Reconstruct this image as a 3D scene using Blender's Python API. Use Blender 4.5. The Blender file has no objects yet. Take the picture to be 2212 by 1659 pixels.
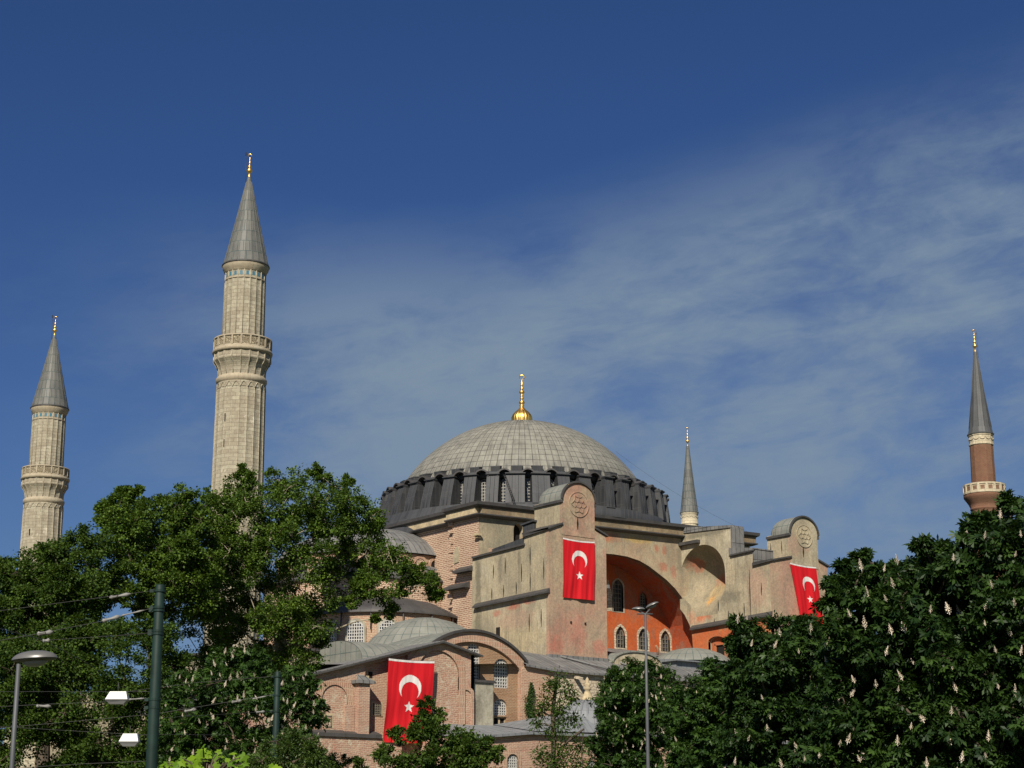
import bpy, bmesh, math, random
import numpy as np
from mathutils import Vector, Matrix
from mathutils.geometry import tessellate_polygon
R_ = math.radians
scn = bpy.context.scene
col = scn.collection

# ------------------------------------------------------------------ camera
CAM = Vector((-149.0, -191.95, 1.7)); YAW = R_(37.5); FPX = 3920.0; PITCH = math.atan(1000 / 3920.0)
cd = bpy.data.cameras.new("camera"); cam = bpy.data.objects.new("camera", cd); col.objects.link(cam)
cam.location = CAM; cam.rotation_euler = (math.pi / 2 + PITCH, 0, -YAW)
cd.sensor_width = 36.0; cd.lens = FPX / 2212 * 36.0; cd.clip_start = 0.5; cd.clip_end = 6000
scn.camera = cam

# ------------------------------------------------------------------ light
SUN_B, SUN_E = R_(229), R_(38)
sd = Vector((math.sin(SUN_B) * math.cos(SUN_E), math.cos(SUN_B) * math.cos(SUN_E), math.sin(SUN_E)))
sl = bpy.data.lights.new("sun", 'SUN'); sl.energy = 5.0; sl.angle = R_(0.53); sl.color = (1.0, 0.92, 0.80)
so = bpy.data.objects.new("sun", sl); col.objects.link(so); so.rotation_euler = sd.to_track_quat('Z', 'Y').to_euler()
so.location = (-100, -150, 120)
scn.view_settings.view_transform = 'Standard'; scn.view_settings.look = 'None'
scn.view_settings.exposure = 0.36; scn.view_settings.gamma = 1.0

def nd(nt, typ, ins=None, **props):
    n = nt.nodes.new(typ)
    for k, v in props.items(): setattr(n, k, v)
    for k, v in (ins or {}).items():
        s = n.inputs[k]
        if isinstance(v, bpy.types.NodeSocket): nt.links.new(v, s)
        else: s.default_value = v
    return n

def ramp(nt, fac, stops, interp='LINEAR'):
    n = nt.nodes.new('ShaderNodeValToRGB'); nt.links.new(fac, n.inputs[0]); cr = n.color_ramp; cr.interpolation = interp
    while len(cr.elements) < len(stops): cr.elements.new(0.5)
    for e, (p, c) in zip(cr.elements, stops):
        e.position = p; e.color = (c[0], c[1], c[2], 1) if not isinstance(c, (int, float)) else (c, c, c, 1)
    return n.outputs[0]

def mix(nt, fac, a, b, mode='MIX'):
    n = nt.nodes.new('ShaderNodeMix'); n.data_type = 'RGBA'; n.blend_type = mode; n.clamp_factor = True
    for idx, v in ((0, fac), (6, a), (7, b)):
        if isinstance(v, bpy.types.NodeSocket): nt.links.new(v, n.inputs[idx])
        elif idx == 0: n.inputs[0].default_value = v
        else: n.inputs[idx].default_value = (v[0], v[1], v[2], 1)
    return n.outputs[2]

def math_(nt, op, a, b=0.0, clamp=False):
    n = nt.nodes.new('ShaderNodeMath'); n.operation = op; n.use_clamp = clamp
    for i, v in enumerate((a, b)):
        if isinstance(v, bpy.types.NodeSocket): nt.links.new(v, n.inputs[i])
        else: n.inputs[i].default_value = v
    return n.outputs[0]

w = bpy.data.worlds.new("World"); scn.world = w; w.use_nodes = True
nt = w.node_tree; nt.nodes.clear()
sky = nd(nt, 'ShaderNodeTexSky', sky_type='NISHITA', sun_disc=False, sun_elevation=SUN_E, sun_rotation=SUN_B,
         altitude=50.0, air_density=1.0, dust_density=0.3, ozone_density=2.0)
hs = nd(nt, 'ShaderNodeVectorMath', {0: sky.outputs[0], 1: (0.190, 0.292, 0.495)}, operation='MULTIPLY')   # deep clear early summer blue
tc = nd(nt, 'ShaderNodeTexCoord')
sep = nd(nt, 'ShaderNodeSeparateXYZ', {0: tc.outputs['Generated']})
zc = math_(nt, 'MAXIMUM', sep.outputs[2], 0.02)
# cirrus bank standing towards the north east, seen low over the roofs; its streaks climb to the right
az = nd(nt, 'ShaderNodeVectorMath', {0: tc.outputs['Generated'], 1: (math.cos(YAW), -math.sin(YAW), 0.0)}, operation='DOT_PRODUCT').outputs['Value']
fw = nd(nt, 'ShaderNodeVectorMath', {0: tc.outputs['Generated'], 1: (math.sin(YAW), math.cos(YAW), 0.0)}, operation='DOT_PRODUCT').outputs['Value']
elev = sep.outputs[2]
cv = nd(nt, 'ShaderNodeCombineXYZ', {0: az, 1: math_(nt, 'MULTIPLY', fw, 0.4), 2: elev}).outputs[0]
def cloud_noise(scale, stretch, rot, detail, rough, dist, loc=(0, 0, 0)):
    m = nd(nt, 'ShaderNodeMapping', {'Vector': cv, 'Rotation': (0, R_(rot), 0)}).outputs[0]
    m = nd(nt, 'ShaderNodeMapping', {'Vector': m, 'Scale': stretch, 'Location': loc}).outputs[0]
    return nd(nt, 'ShaderNodeTexNoise', {'Vector': m, 'Scale': scale, 'Detail': detail, 'Roughness': rough, 'Distortion': dist}).outputs[0]
nA = cloud_noise(6.5, (1, 1, 1.5), 4, 5.0, 0.55, 0.5, (1.7, 0, 0.45))
nB = cloud_noise(8.5, (1, 1, 2.3), 10, 10.0, 0.62, 0.5, (0.3, 0, 2.1))
nC = cloud_noise(22.0, (1, 1, 3.0), 8, 8.0, 0.65, 0.4, (4.3, 0, 0.0))
S_ = lambda v, lo, hi, a=0.0, b=1.0: nd(nt, 'ShaderNodeMapRange', {0: v, 1: lo, 2: hi, 3: a, 4: b}, interpolation_type='SMOOTHSTEP').outputs[0]
top = math_(nt, 'ADD', math_(nt, 'MULTIPLY', math_(nt, 'MAXIMUM', az, -0.02), 0.26), 0.345)
m_top = S_(math_(nt, 'SUBTRACT', top, elev), -0.012, 0.085)
m_left = S_(az, -0.27, -0.06, 0.08, 1.0)
m_low = S_(elev, 0.13, 0.27, 0.85, 1.0)
mask = math_(nt, 'MULTIPLY', math_(nt, 'MULTIPLY', m_top, m_left), m_low)
dens = math_(nt, 'ADD', math_(nt, 'ADD', math_(nt, 'MULTIPLY', nA, 0.75), math_(nt, 'MULTIPLY', nB, 0.55)), math_(nt, 'MULTIPLY', nC, 0.42))
dens = S_(dens, 0.66, 1.04, 0.0, 1.0)
veil = math_(nt, 'MULTIPLY', math_(nt, 'ADD', math_(nt, 'MULTIPLY', dens, 0.74), 0.24), mask, True)
cl = mix(nt, veil, mix(nt, S_(elev, 0.06, 0.30, 0.30, 0.0), hs.outputs[0], (1.35, 2.2, 3.3)), (1.9, 2.58, 3.4))
bg = nd(nt, 'ShaderNodeBackground', {'Color': cl, 'Strength': 0.085})
out = nd(nt, 'ShaderNodeOutputWorld', {0: bg.outputs[0]})

# ------------------------------------------------------------------ geometry helpers
def ray(px, py):
    xr = px - 1106; yu = 829.5 - py
    fw = FPX * math.cos(PITCH) - yu * math.sin(PITCH); up = FPX * math.sin(PITCH) + yu * math.cos(PITCH)
    s, c = math.sin(YAW), math.cos(YAW)
    return Vector((fw * s + xr * c, fw * c - xr * s, up))

def at(px, py, dist):
    "point seen at that spot of the photograph at a horizontal distance in metres"
    d = ray(px, py); return CAM + d * (dist / math.hypot(d.x, d.y))

RIGHT = Vector((math.cos(YAW), -math.sin(YAW), 0)); FWD = Vector((math.sin(YAW), math.cos(YAW), 0)); UP = Vector((0, 0, 1))

def tag(o, label=None, cat=None, group=None, kind=None):
    if label: o['label'] = label
    if cat: o['category'] = cat
    if group: o['group'] = group
    if kind: o['kind'] = kind
    return o

def empty(name, loc, label, cat, group=None, rz=0.0):
    o = bpy.data.objects.new(name, None); col.objects.link(o); o.location = loc; o.rotation_euler = (0, 0, rz)
    o.empty_display_size = 0.5
    return tag(o, label, cat, group)

class MB:
    "collects faces in world metres; uv in metres"
    def __init__(s): s.v = []; s.f = []; s.uv = []; s.sm = []
    def face(s, pts, uv=None, smooth=False):
        pts = [Vector(p) for p in pts]; b = len(s.v)
        s.v += [tuple(p) for p in pts]; s.f.append(tuple(range(b, b + len(pts)))); s.sm.append(smooth)
        if uv is None:
            n = Vector((0, 0, 0))
            for i in range(len(pts)):
                a, c = pts[i], pts[(i + 1) % len(pts)]
                n += Vector(((a.y - c.y) * (a.z + c.z), (a.z - c.z) * (a.x + c.x), (a.x - c.x) * (a.y + c.y)))
            if n.length < 1e-12: n = Vector((0, 0, 1))
            n.normalize()
            if n.z < -0.05 : n = -n
            t = UP.cross(n); t = t.normalized() if t.length > 1e-3 else Vector((1, 0, 0)); bb = n.cross(t)
            uv = [(p.dot(t), p.dot(bb)) for p in pts]
        s.uv += list(uv)
    def box(s, x0, x1, y0, y1, z0, z1):
        p = [(x, y, z) for z in (z0, z1) for y in (y0, y1) for x in (x0, x1)]
        for a in ((0, 1, 5, 4), (1, 3, 7, 5), (3, 2, 6, 7), (2, 0, 4, 6), (4, 5, 7, 6), (0, 2, 3, 1)): s.face([p[i] for i in a])
    def obox(s, c, ax, ay, az):
        c, ax, ay, az = Vector(c), Vector(ax), Vector(ay), Vector(az)
        p = [c + ax * i + ay * j + az * k for k in (-1, 1) for j in (-1, 1) for i in (-1, 1)]
        for a in ((0, 1, 5, 4), (1, 3, 7, 5), (3, 2, 6, 7), (2, 0, 4, 6), (4, 5, 7, 6), (0, 2, 3, 1)): s.face([p[i] for i in a])
    def prism(s, poly, off, smooth=False):
        "poly: 3d points; extruded by off, capped"
        off = Vector(off); a = [Vector(p) for p in poly]; b = [p + off for p in a]; n = len(a)
        L = 0.0
        for i in range(n):
            j = (i + 1) % n; l = (a[j] - a[i]).length
            s.face([a[i], a[j], b[j], b[i]], [(L, 0), (L + l, 0), (L + l, off.length), (L, off.length)] if smooth else None, smooth); L += l
        for q in (a, b): s.poly(q)
    def poly(s, q, holes=()):
        loops = [[Vector(p) for p in q]] + [[Vector(p) for p in h] for h in holes]
        flat = [p for l in loops for p in l]
        for t in tessellate_polygon(loops): s.face([flat[i] for i in t])
    def lathe(s, prof, segs=48, c=(0, 0), a0=0.0, a1=2 * math.pi, rref=None, smooth=True, cap=False):
        rref = rref or max(r for r, z in prof); L = [0.0]
        for (r0, z0), (r1, z1) in zip(prof, prof[1:]): L.append(L[-1] + math.hypot(r1 - r0, z1 - z0))
        P = lambda r, z, a: (c[0] + r * math.cos(a), c[1] + r * math.sin(a), z)
        for i in range(len(prof) - 1):
            for k in range(segs):
                p, q = a0 + (a1 - a0) * k / segs, a0 + (a1 - a0) * (k + 1) / segs
                (r0, z0), (r1, z1) = prof[i], prof[i + 1]
                pts = [P(r0, z0, p), P(r0, z0, q), P(r1, z1, q), P(r1, z1, p)]
                uv = [(p * rref, L[i]), (q * rref, L[i]), (q * rref, L[i + 1]), (p * rref, L[i + 1])]
                if r1 < 1e-6: pts = pts[:3]; uv = uv[:3]
                elif r0 < 1e-6: pts = [pts[0], pts[2], pts[3]]; uv = [uv[0], uv[2], uv[3]]
                s.face(pts, uv, smooth)
    def tube(s, pts, rad, sides=6, cap=True):
        pts = [Vector(p) for p in pts]
        if not hasattr(rad, '__len__'): rad = [rad] * len(pts)
        rings = []; L = 0
        for i, p in enumerate(pts):
            d = (pts[min(i + 1, len(pts) - 1)] - pts[max(i - 1, 0)]).normalized()
            a = d.cross(Vector((0.3, 0.2, 1))) if abs(d.z) < 0.9 else d.cross(Vector((1, 0.1, 0)))
            a.normalize(); b = d.cross(a)
            if i: L += (p - pts[i - 1]).length
            rings.append(([p + (a * math.cos(2 * math.pi * k / sides) + b * math.sin(2 * math.pi * k / sides)) * rad[i] for k in range(sides)], L))
        for (ra, la), (rb, lb) in zip(rings, rings[1:]):
            for k in range(sides):
                j = (k + 1) % sides; u = 2 * math.pi * max(rad) / sides
                s.face([ra[k], ra[j], rb[j], rb[k]], [(k * u, la), ((k + 1) * u, la), ((k + 1) * u, lb), (k * u, lb)], True)
        if cap:
            for r, _ in (rings[0], rings[-1]): s.face(r)
    def build(s, name, mat, parent=None, label=None, weld=True):
        me = bpy.data.meshes.new(name); me.from_pydata(s.v, [], s.f)
        uvl = me.uv_layers.new(name="UVMap"); uvl.data.foreach_set('uv', np.array(s.uv, dtype=np.float32).ravel())
        me.polygons.foreach_set('use_smooth', s.sm); me.materials.append(mat)
        if weld:
            bm = bmesh.new(); bm.from_mesh(me); bmesh.ops.remove_doubles(bm, verts=bm.verts, dist=1e-4)
            bmesh.ops.recalc_face_normals(bm, faces=bm.faces); bm.to_mesh(me); bm.free()
        me.update()
        o = bpy.data.objects.new(name, me); col.objects.link(o)
        if parent:
            o.parent = parent
            if not s.__dict__.get('local'):
                m = Matrix.Identity(4); q = parent
                while q: m = q_matrix(q) @ m; q = q.parent
                o.matrix_basis = m.inverted()
        if label: o['label'] = label
        return o

def q_matrix(o): return o.matrix_basis.copy()

def link_copy(o, parent):
    c = o.copy(); col.objects.link(c); c.parent = parent; return c

class Frame:
    def __init__(s, o, u, n): s.o = Vector(o); s.u = Vector(u).normalized(); s.n = Vector(n).normalized(); s.v = UP
    def P(s, a, b, d=0.0): return s.o + s.u * a + s.v * b + s.n * d
def FS(y): return Frame((0, y, 0), (1, 0, 0), (0, -1, 0))
def FW(x): return Frame((x, 0, 0), (0, 1, 0), (-1, 0, 0))

def arch(x0, x1, z0, zt, rise=None, n=14, pointed=0.0):
    "outline of an arched opening; rise is the height of the arched part"
    c = (x0 + x1) / 2; hw = (x1 - x0) / 2; rise = hw if rise is None else rise; zs = zt - rise
    pts = [(x0, z0), (x1, z0)]
    for i in range(n + 1):
        a = math.pi * i / n; ca = math.cos(a); sa = math.sin(a)
        if pointed: sa = sa * (1 - pointed) + (1 - abs(ca)) * pointed
        pts.append((c + hw * ca, zs + rise * sa))
    return pts

def wall(mb, F, outer, holes=(), depth=0.5, back=False, reveal=True):
    mb.poly([F.P(a, b) for a, b in outer], [[F.P(a, b) for a, b in h] for h in holes])
    for lp in [outer] + (list(holes) if reveal else []):
        n = len(lp)
        for i in range(n):
            a, b = lp[i], lp[(i + 1) % n]
            mb.face([F.P(*a), F.P(*b), F.P(b[0], b[1], -depth), F.P(a[0], a[1], -depth)])
    if back: mb.poly([F.P(a, b, -depth) for a, b in outer])

def half_h(h, x):
    "height span of the outline at abscissa x"
    zs = []
    n = len(h)
    for i in range(n):
        (a, b), (c, d) = h[i], h[(i + 1) % n]
        if (a - x) * (c - x) <= 0 and abs(a - c) > 1e-6: zs.append(b + (d - b) * (x - a) / (c - a))
    return (min(zs), max(zs)) if zs else None

def half_w(h, z):
    xs = []
    n = len(h)
    for i in range(n):
        (a, b), (c, d) = h[i], h[(i + 1) % n]
        if (b - z) * (d - z) <= 0 and abs(b - d) > 1e-6: xs.append(a + (c - a) * (z - b) / (d - b))
    return (min(xs), max(xs)) if xs else None

def window(F, outline, inset, parent, nx, nz, bar=0.05, frame_mat=None, pane_mat=None, border=0.09):
    xs = [p[0] for p in outline]; zs = [p[1] for p in outline]; x0, x1, z0, z1 = min(xs), max(xs), min(zs), max(zs)
    mb = MB(); d = 0.05
    for i in range(1, nx):
        x = x0 + (x1 - x0) * i / nx; s = half_h(outline, x)
        if s: mb.obox(F.P(x, (s[0] + s[1]) / 2, -inset + d), F.u * bar, F.n * 0.04, F.v * ((s[1] - s[0]) / 2))
    for i in range(1, nz):
        z = z0 + (z1 - z0) * i / nz; s = half_w(outline, z)
        if s: mb.obox(F.P((s[0] + s[1]) / 2, z, -inset + d), F.u * ((s[1] - s[0]) / 2), F.n * 0.046, F.v * bar)
    n = len(outline); c = Vector(((x0 + x1) / 2, (z0 + z1) / 2))
    for i in range(n):
        a, b = Vector(outline[i]), Vector(outline[(i + 1) % n])
        if (b - a).length < 1e-4: continue
        t = (b - a).normalized(); nn = Vector((-t.y, t.x))
        if (c - a).dot(nn) < 0: nn = -nn
        ai, bi = a + nn * border, b + nn * border
        mb.face([F.P(a.x, a.y, -inset + 0.1), F.P(b.x, b.y, -inset + 0.1), F.P(bi.x, bi.y, -inset + 0.1), F.P(ai.x, ai.y, -inset + 0.1)])
        mb.face([F.P(ai.x, ai.y, -inset + 0.1), F.P(bi.x, bi.y, -inset + 0.1), F.P(bi.x, bi.y, -inset), F.P(ai.x, ai.y, -inset)])
    o = mb.build('window', frame_mat or M['white_paint'], parent)
    p = MB(); p.poly([F.P(a, b, -inset) for a, b in outline])
    p.build('pane', pane_mat or M['glass'], o)
    return o

# ------------------------------------------------------------------ materials
M = {}
def new(name, rough=0.8, metal=0.0, spec=0.3):
    m = bpy.data.materials.new(name); m.use_nodes = True; nt = m.node_tree
    b = nt.nodes['Principled BSDF']; b.inputs['Roughness'].default_value = rough; b.inputs['Metallic'].default_value = metal
    b.inputs['Specular IOR Level'].default_value = spec
    M[name] = m; return nt, b

def noise(nt, vec, scale, detail=5.0, rough=0.55, dist=0.0):
    return nd(nt, 'ShaderNodeTexNoise', {'Vector': vec, 'Scale': scale, 'Detail': detail, 'Roughness': rough, 'Distortion': dist}).outputs[0]

def mapped(nt, src='Object', scale=(1, 1, 1), loc=(0, 0, 0), rot=(0, 0, 0)):
    t = nd(nt, 'ShaderNodeTexCoord'); return nd(nt, 'ShaderNodeMapping', {'Vector': t.outputs[src], 'Scale': scale, 'Location': loc, 'Rotation': rot}).outputs[0]

def bump(nt, b, h, strength=0.4, dist=0.05):
    nt.links.new(nd(nt, 'ShaderNodeBump', {'Height': h, 'Strength': strength, 'Distance': dist}).outputs[0], b.inputs['Normal'])

def solid(name, c, rough=0.6, metal=0.0, var=0.12, scale=3.0, spec=0.3):
    nt, b = new(name, rough, metal, spec); v = mapped(nt)
    f = noise(nt, v, scale); d = [max(0, x * (1 - var)) for x in c]; e = [min(1, x * (1 + var)) for x in c]
    nt.links.new(ramp(nt, f, [(0.3, d), (0.7, e)]), b.inputs['Base Color'])
    return nt, b

def plaster(name, cols, seed, stain=0.6, patch=None, patch_lo=0.58, scale=0.16, worn=()):
    nt, b = new(name, 0.9, 0, 0.15)
    v = mapped(nt, loc=(seed, seed * 1.7, seed * 0.3))
    f = noise(nt, v, scale, 7, 0.6, 0.4)
    n = len(cols); c = ramp(nt, f, [(0.30 + 0.42 * i / (n - 1), x) for i, x in enumerate(cols)])
    if patch:
        pf = noise(nt, mapped(nt, loc=(seed + 20, 3, seed)), 0.22, 6, 0.62, 0.5)
        c = mix(nt, nd(nt, 'ShaderNodeMapRange', {0: pf, 1: patch_lo, 2: patch_lo + 0.07}).outputs[0], c, patch)
    wn = noise(nt, mapped(nt, loc=(seed, 1, 2)), 1.1, 9, 0.72, 0.4) if worn else None
    for cc, ss, wc in worn:      # places where a coat of render has come away
        q = nd(nt, 'ShaderNodeMapping', {'Vector': nd(nt, 'ShaderNodeTexCoord').outputs['Object'], 'Location': [-a / b_ for a, b_ in zip(cc, ss)], 'Scale': [1 / b_ for b_ in ss]}).outputs[0]
        ln = nd(nt, 'ShaderNodeVectorMath', {0: q}, operation='LENGTH').outputs['Value']
        ln = math_(nt, 'ADD', ln, math_(nt, 'MULTIPLY', math_(nt, 'SUBTRACT', wn, 0.5), 2.6))
        c = mix(nt, nd(nt, 'ShaderNodeMapRange', {0: ln, 1: 0.55, 2: 1.2, 3: 0.72, 4: 0.0}).outputs[0], c, wc)
    # rain streaks running down, and old grime
    sv = mapped(nt, scale=(1.0, 1.0, 0.07), loc=(seed * 2, 0, 0))
    s = math_(nt, 'MULTIPLY', nd(nt, 'ShaderNodeMapRange', {0: noise(nt, sv, 1.0, 7, 0.7, 0.3), 1: 0.50, 2: 0.74, 3: 0.0, 4: stain}).outputs[0], nd(nt, 'ShaderNodeMapRange', {0: noise(nt, mapped(nt, loc=(seed, 9, 4)), 0.22, 4), 1: 0.36, 2: 0.58, 3: 0.35, 4: 1.0}).outputs[0])
    c = mix(nt, s, c, (0.13, 0.115, 0.085))
    h = noise(nt, mapped(nt, scale=(0.42, 0.42, 0.26), loc=(seed * 5, 2, 7)), 1.0, 9, 0.68, 0.8)
    c = mix(nt, nd(nt, 'ShaderNodeMapRange', {0: h, 1: 0.49, 2: 0.64, 3: 0.0, 4: 0.5}).outputs[0], c, (0.16, 0.145, 0.11))     # grey mould
    c = mix(nt, nd(nt, 'ShaderNodeMapRange', {0: h, 1: 0.47, 2: 0.36, 3: 0.0, 4: 0.40}).outputs[0], c, mix(nt, 1.0, c, (1.35, 1.35, 1.35), 'MULTIPLY'))     # bleached render
    dv = mapped(nt, scale=(3.2, 3.2, 0.16), loc=(seed * 3, 5, 1))
    c = mix(nt, nd(nt, 'ShaderNodeMapRange', {0: noise(nt, dv, 1.0, 5, 0.6, 0.2), 1: 0.56, 2: 0.74, 3: 0.0, 4: stain * 0.55}).outputs[0], c, (0.11, 0.10, 0.075))   # thin drips
    f2 = noise(nt, mapped(nt, loc=(seed, 3, 8)), 4.5, 6, 0.75)
    c = mix(nt, 1.0, c, ramp(nt, f2, [(0.30, (0.78, 0.77, 0.74)), (0.5, (1.08, 1.08, 1.06)), (0.70, (1.38, 1.37, 1.32))]), 'MULTIPLY')
    g = noise(nt, v, 1.7, 8, 0.7)
    c = mix(nt, nd(nt, 'ShaderNodeMapRange', {0: g, 1: 0.45, 2: 0.75, 3: 0.0, 4: 0.35}).outputs[0], c, (0.20, 0.165, 0.115))
    nt.links.new(c, b.inputs['Base Color']); bump(nt, b, g, 0.5, 0.06)

def masonry(name, c1, c2, mortar, bw, bh, ms, seed, patches=(), bias=0.0, warp=0.06, bstr=0.7, offset=0.5, big=0.25, dirt=0.3, rough=0.92):
    nt, b = new(name, rough, 0, 0.12)
    uv = mapped(nt, 'UV'); ob = mapped(nt, loc=(seed, seed, seed))
    wn = nd(nt, 'ShaderNodeTexNoise', {'Vector': ob, 'Scale': 0.9, 'Detail': 4.0})
    wv = nd(nt, 'ShaderNodeVectorMath', {0: wn.outputs['Color'], 1: (0.5, 0.5, 0.5)}, operation='SUBTRACT')
    ws = nd(nt, 'ShaderNodeVectorMath', {0: wv.outputs[0], 3: warp * 5}, operation='SCALE')
    va = nd(nt, 'ShaderNodeVectorMath', {0: uv, 1: ws.outputs[0]}, operation='ADD').outputs[0]
    br = nd(nt, 'ShaderNodeTexBrick', {'Vector': va, 'Color1': (*c1, 1), 'Color2': (*c2, 1), 'Mortar': (*mortar, 1), 'Scale': 1.0, 'Mortar Size': ms, 'Mortar Smooth': 0.35, 'Bias': bias, 'Brick Width': bw, 'Row Height': bh}, offset=offset)
    c = br.outputs[0]
    # coarse bands, every few courses bleached or darker
    bv = nd(nt, 'ShaderNodeMapping', {'Vector': va, 'Scale': (0.12, 2.1, 1)}).outputs[0]
    bn = noise(nt, bv, 1.0, 5, 0.7)
    c = mix(nt, nd(nt, 'ShaderNodeMapRange', {0: bn, 1: 0.42, 2: 0.72, 3: 0.0, 4: 0.55}).outputs[0], c, mortar)
    f = noise(nt, ob, 0.35, 6, 0.62)
    c = mix(nt, nd(nt, 'ShaderNodeMapRange', {0: f, 1: 0.35, 2: 0.62, 3: big, 4: 0.0}).outputs[0], c, [x * 0.55 for x in c1])
    for i, (pc, lo, sc) in enumerate(patches):
        pf = noise(nt, mapped(nt, loc=(seed * 3 + i * 7, 5, i)), sc, 6, 0.65, 0.6)
        c = mix(nt, nd(nt, 'ShaderNodeMapRange', {0: pf, 1: lo, 2: lo + 0.05, 3: 0.0, 4: 0.85}).outputs[0], c, pc)
    g = noise(nt, ob, 3.1, 7, 0.7)
    c = mix(nt, nd(nt, 'ShaderNodeMapRange', {0: g, 1: 0.42, 2: 0.75, 3: 0.0, 4: dirt}).outputs[0], c, (0.10, 0.075, 0.055))
    nt.links.new(c, b.inputs['Base Color'])
    bump(nt, b, math_(nt, 'ADD', math_(nt, 'MULTIPLY', br.outputs[1], -1.0), g), bstr, 0.06)

def lead(name, c1, c2, seam, bw, bh, ms, seed, streak=0.4, streak_col=(0.05, 0.05, 0.05), offset=0.0, rough=0.62, bstr=0.6, metal=0.0):
    nt, b = new(name, rough, metal, 0.4)
    uv = mapped(nt, 'UV'); ob = mapped(nt, loc=(seed, seed, seed))
    br = nd(nt, 'ShaderNodeTexBrick', {'Vector': uv, 'Color1': (*c1, 1), 'Color2': (*c2, 1), 'Mortar': (*seam, 1), 'Scale': 1.0, 'Mortar Size': ms, 'Mortar Smooth': 0.3, 'Brick Width': bw, 'Row Height': bh}, offset=offset)
    sv = nd(nt, 'ShaderNodeMapping', {'Vector': uv, 'Scale': (2.2, 0.22, 1), 'Location': (seed, 0, 0)}).outputs[0]
    s = nd(nt, 'ShaderNodeMapRange', {0: noise(nt, sv, 1.0, 6, 0.6), 1: 0.46, 2: 0.75, 3: 0.0, 4: streak}).outputs[0]
    c = mix(nt, s, br.outputs[0], streak_col)
    g = noise(nt, ob, 0.7, 7, 0.65)
    c = mix(nt, nd(nt, 'ShaderNodeMapRange', {0: g, 1: 0.42, 2: 0.72, 3: 0.0, 4: 0.4}).outputs[0], c, [x * 1.5 for x in c2])
    nt.links.new(c, b.inputs['Base Color'])
    bump(nt, b, math_(nt, 'ADD', br.outputs[1], math_(nt, 'MULTIPLY', g, 0.8)), bstr, 0.05)

TAN = (0.32, 0.27, 0.185); TANL = (0.38, 0.34, 0.245); GREYT = (0.215, 0.20, 0.145)
plaster('plaster_tan', [GREYT, TAN, TANL], 3.1, 0.85, worn=[((-21.8, -26.6, 28.5), (2, 1.3, .45), (0.36, 0.085, 0.05)), ((-21.8, -29.3, 28.75), (2, 1.2, .35), (0.36, 0.085, 0.05)), ((-21.8, -23.2, 28.0), (2, .9, .4), (0.33, 0.13, 0.09)), ((-21.8, -27.0, 27.0), (2, 3.4, 1.3), (0.36, 0.24, 0.17)), ((-21.8, -19.6, 32.5), (2, .5, 3.4), (0.10, 0.09, 0.06)), ((-21.8, -19.6, 26.5), (2, .7, 2.6), (0.13, 0.12, 0.08)), ((-21.8, -23.9, 33.4), (2, .5, 1.7), (0.15, 0.135, 0.10)), ((-21.8, -27.5, 33.9), (2, .3, 1.2), (0.17, 0.15, 0.11)), ((-21.8, -27.0, 24.5), (2, 5, 1.6), (0.38, 0.31, 0.19))])
plaster('plaster_pink', [(0.33, 0.26, 0.18), (0.33, 0.235, 0.165), (0.35, 0.195, 0.14), (0.36, 0.165, 0.12)], 11.4, 0.6, scale=0.13, worn=[((-14.1, -33, 35.7), (1.0, 3, 1.2), (0.35, 0.32, 0.23)), ((-20.6, -33, 33.5), (1.3, 3, 4.5), (0.33, 0.275, 0.185)), ((-20.7, -33, 23.6), (1.0, 3, 1.1), (0.36, 0.12, 0.085)), ((-14.6, -33, 23.8), (.9, 3, .9), (0.36, 0.14, 0.10)), ((-17.6, -33, 25.2), (1.2, 3, 2.4), (0.36, 0.15, 0.11)), ((-18.6, -33, 38.6), (1.1, 3, 2.0), (0.32, 0.265, 0.18)), ((-16.1, -33, 41.2), (1.4, 3, 1.2), (0.32, 0.265, 0.18)), ((14.0, -35, 33.0), (1.5, 3, 4), (0.34, 0.20, 0.15))])
plaster('plaster_spandrel', [(0.34, 0.22, 0.14), TAN, (0.36, 0.29, 0.18)], 23.7, 0.5, (0.34, 0.17, 0.11), 0.66, worn=[((7.2, -19, 39.0), (.45, 3, .6), (0.34, 0.12, 0.075)), ((8.6, -19, 39.0), (.45, 3, .65), (0.34, 0.12, 0.075)), ((8.4, -19, 36.7), (.9, 3, .6), (0.34, 0.12, 0.075)), ((10.1, -19, 36.3), (.5, 3, 1.2), (0.35, 0.15, 0.10)), ((-1.0, -19, 39.7), (2.4, 3, .6), (0.37, 0.13, 0.06)), ((4.0, -19, 39.8), (2.6, 3, .45), (0.40, 0.27, 0.08)), ((11.3, -19, 38.2), (.8, 3, 1.8), (0.17, 0.15, 0.11))])
plaster('plaster_patchy', [GREYT, TAN, TANL, TAN], 41.9, 0.8, worn=[((11.6, -32.6, 33.0), (2, 1.8, 3.2), (0.35, 0.225, 0.165)), ((11.6, -22.3, 30.3), (2, 2.4, .9), (0.42, 0.10, 0.035)), ((11.6, -21.2, 31.0), (2, .6, 2.0), (0.40, 0.30, 0.20)), ((11.6, -24.3, 31.2), (2, 1.6, .8), (0.40, 0.37, 0.28)), ((11.6, -27.6, 32.2), (2, 2.4, .8), (0.14, 0.13, 0.10)), ((11.6, -23.2, 40.8), (2, 4.4, .45), (0.13, 0.12, 0.09)), ((16, -35, 38.3), (2.5, 3, 1.5), (0.34, 0.225, 0.165))])
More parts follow.
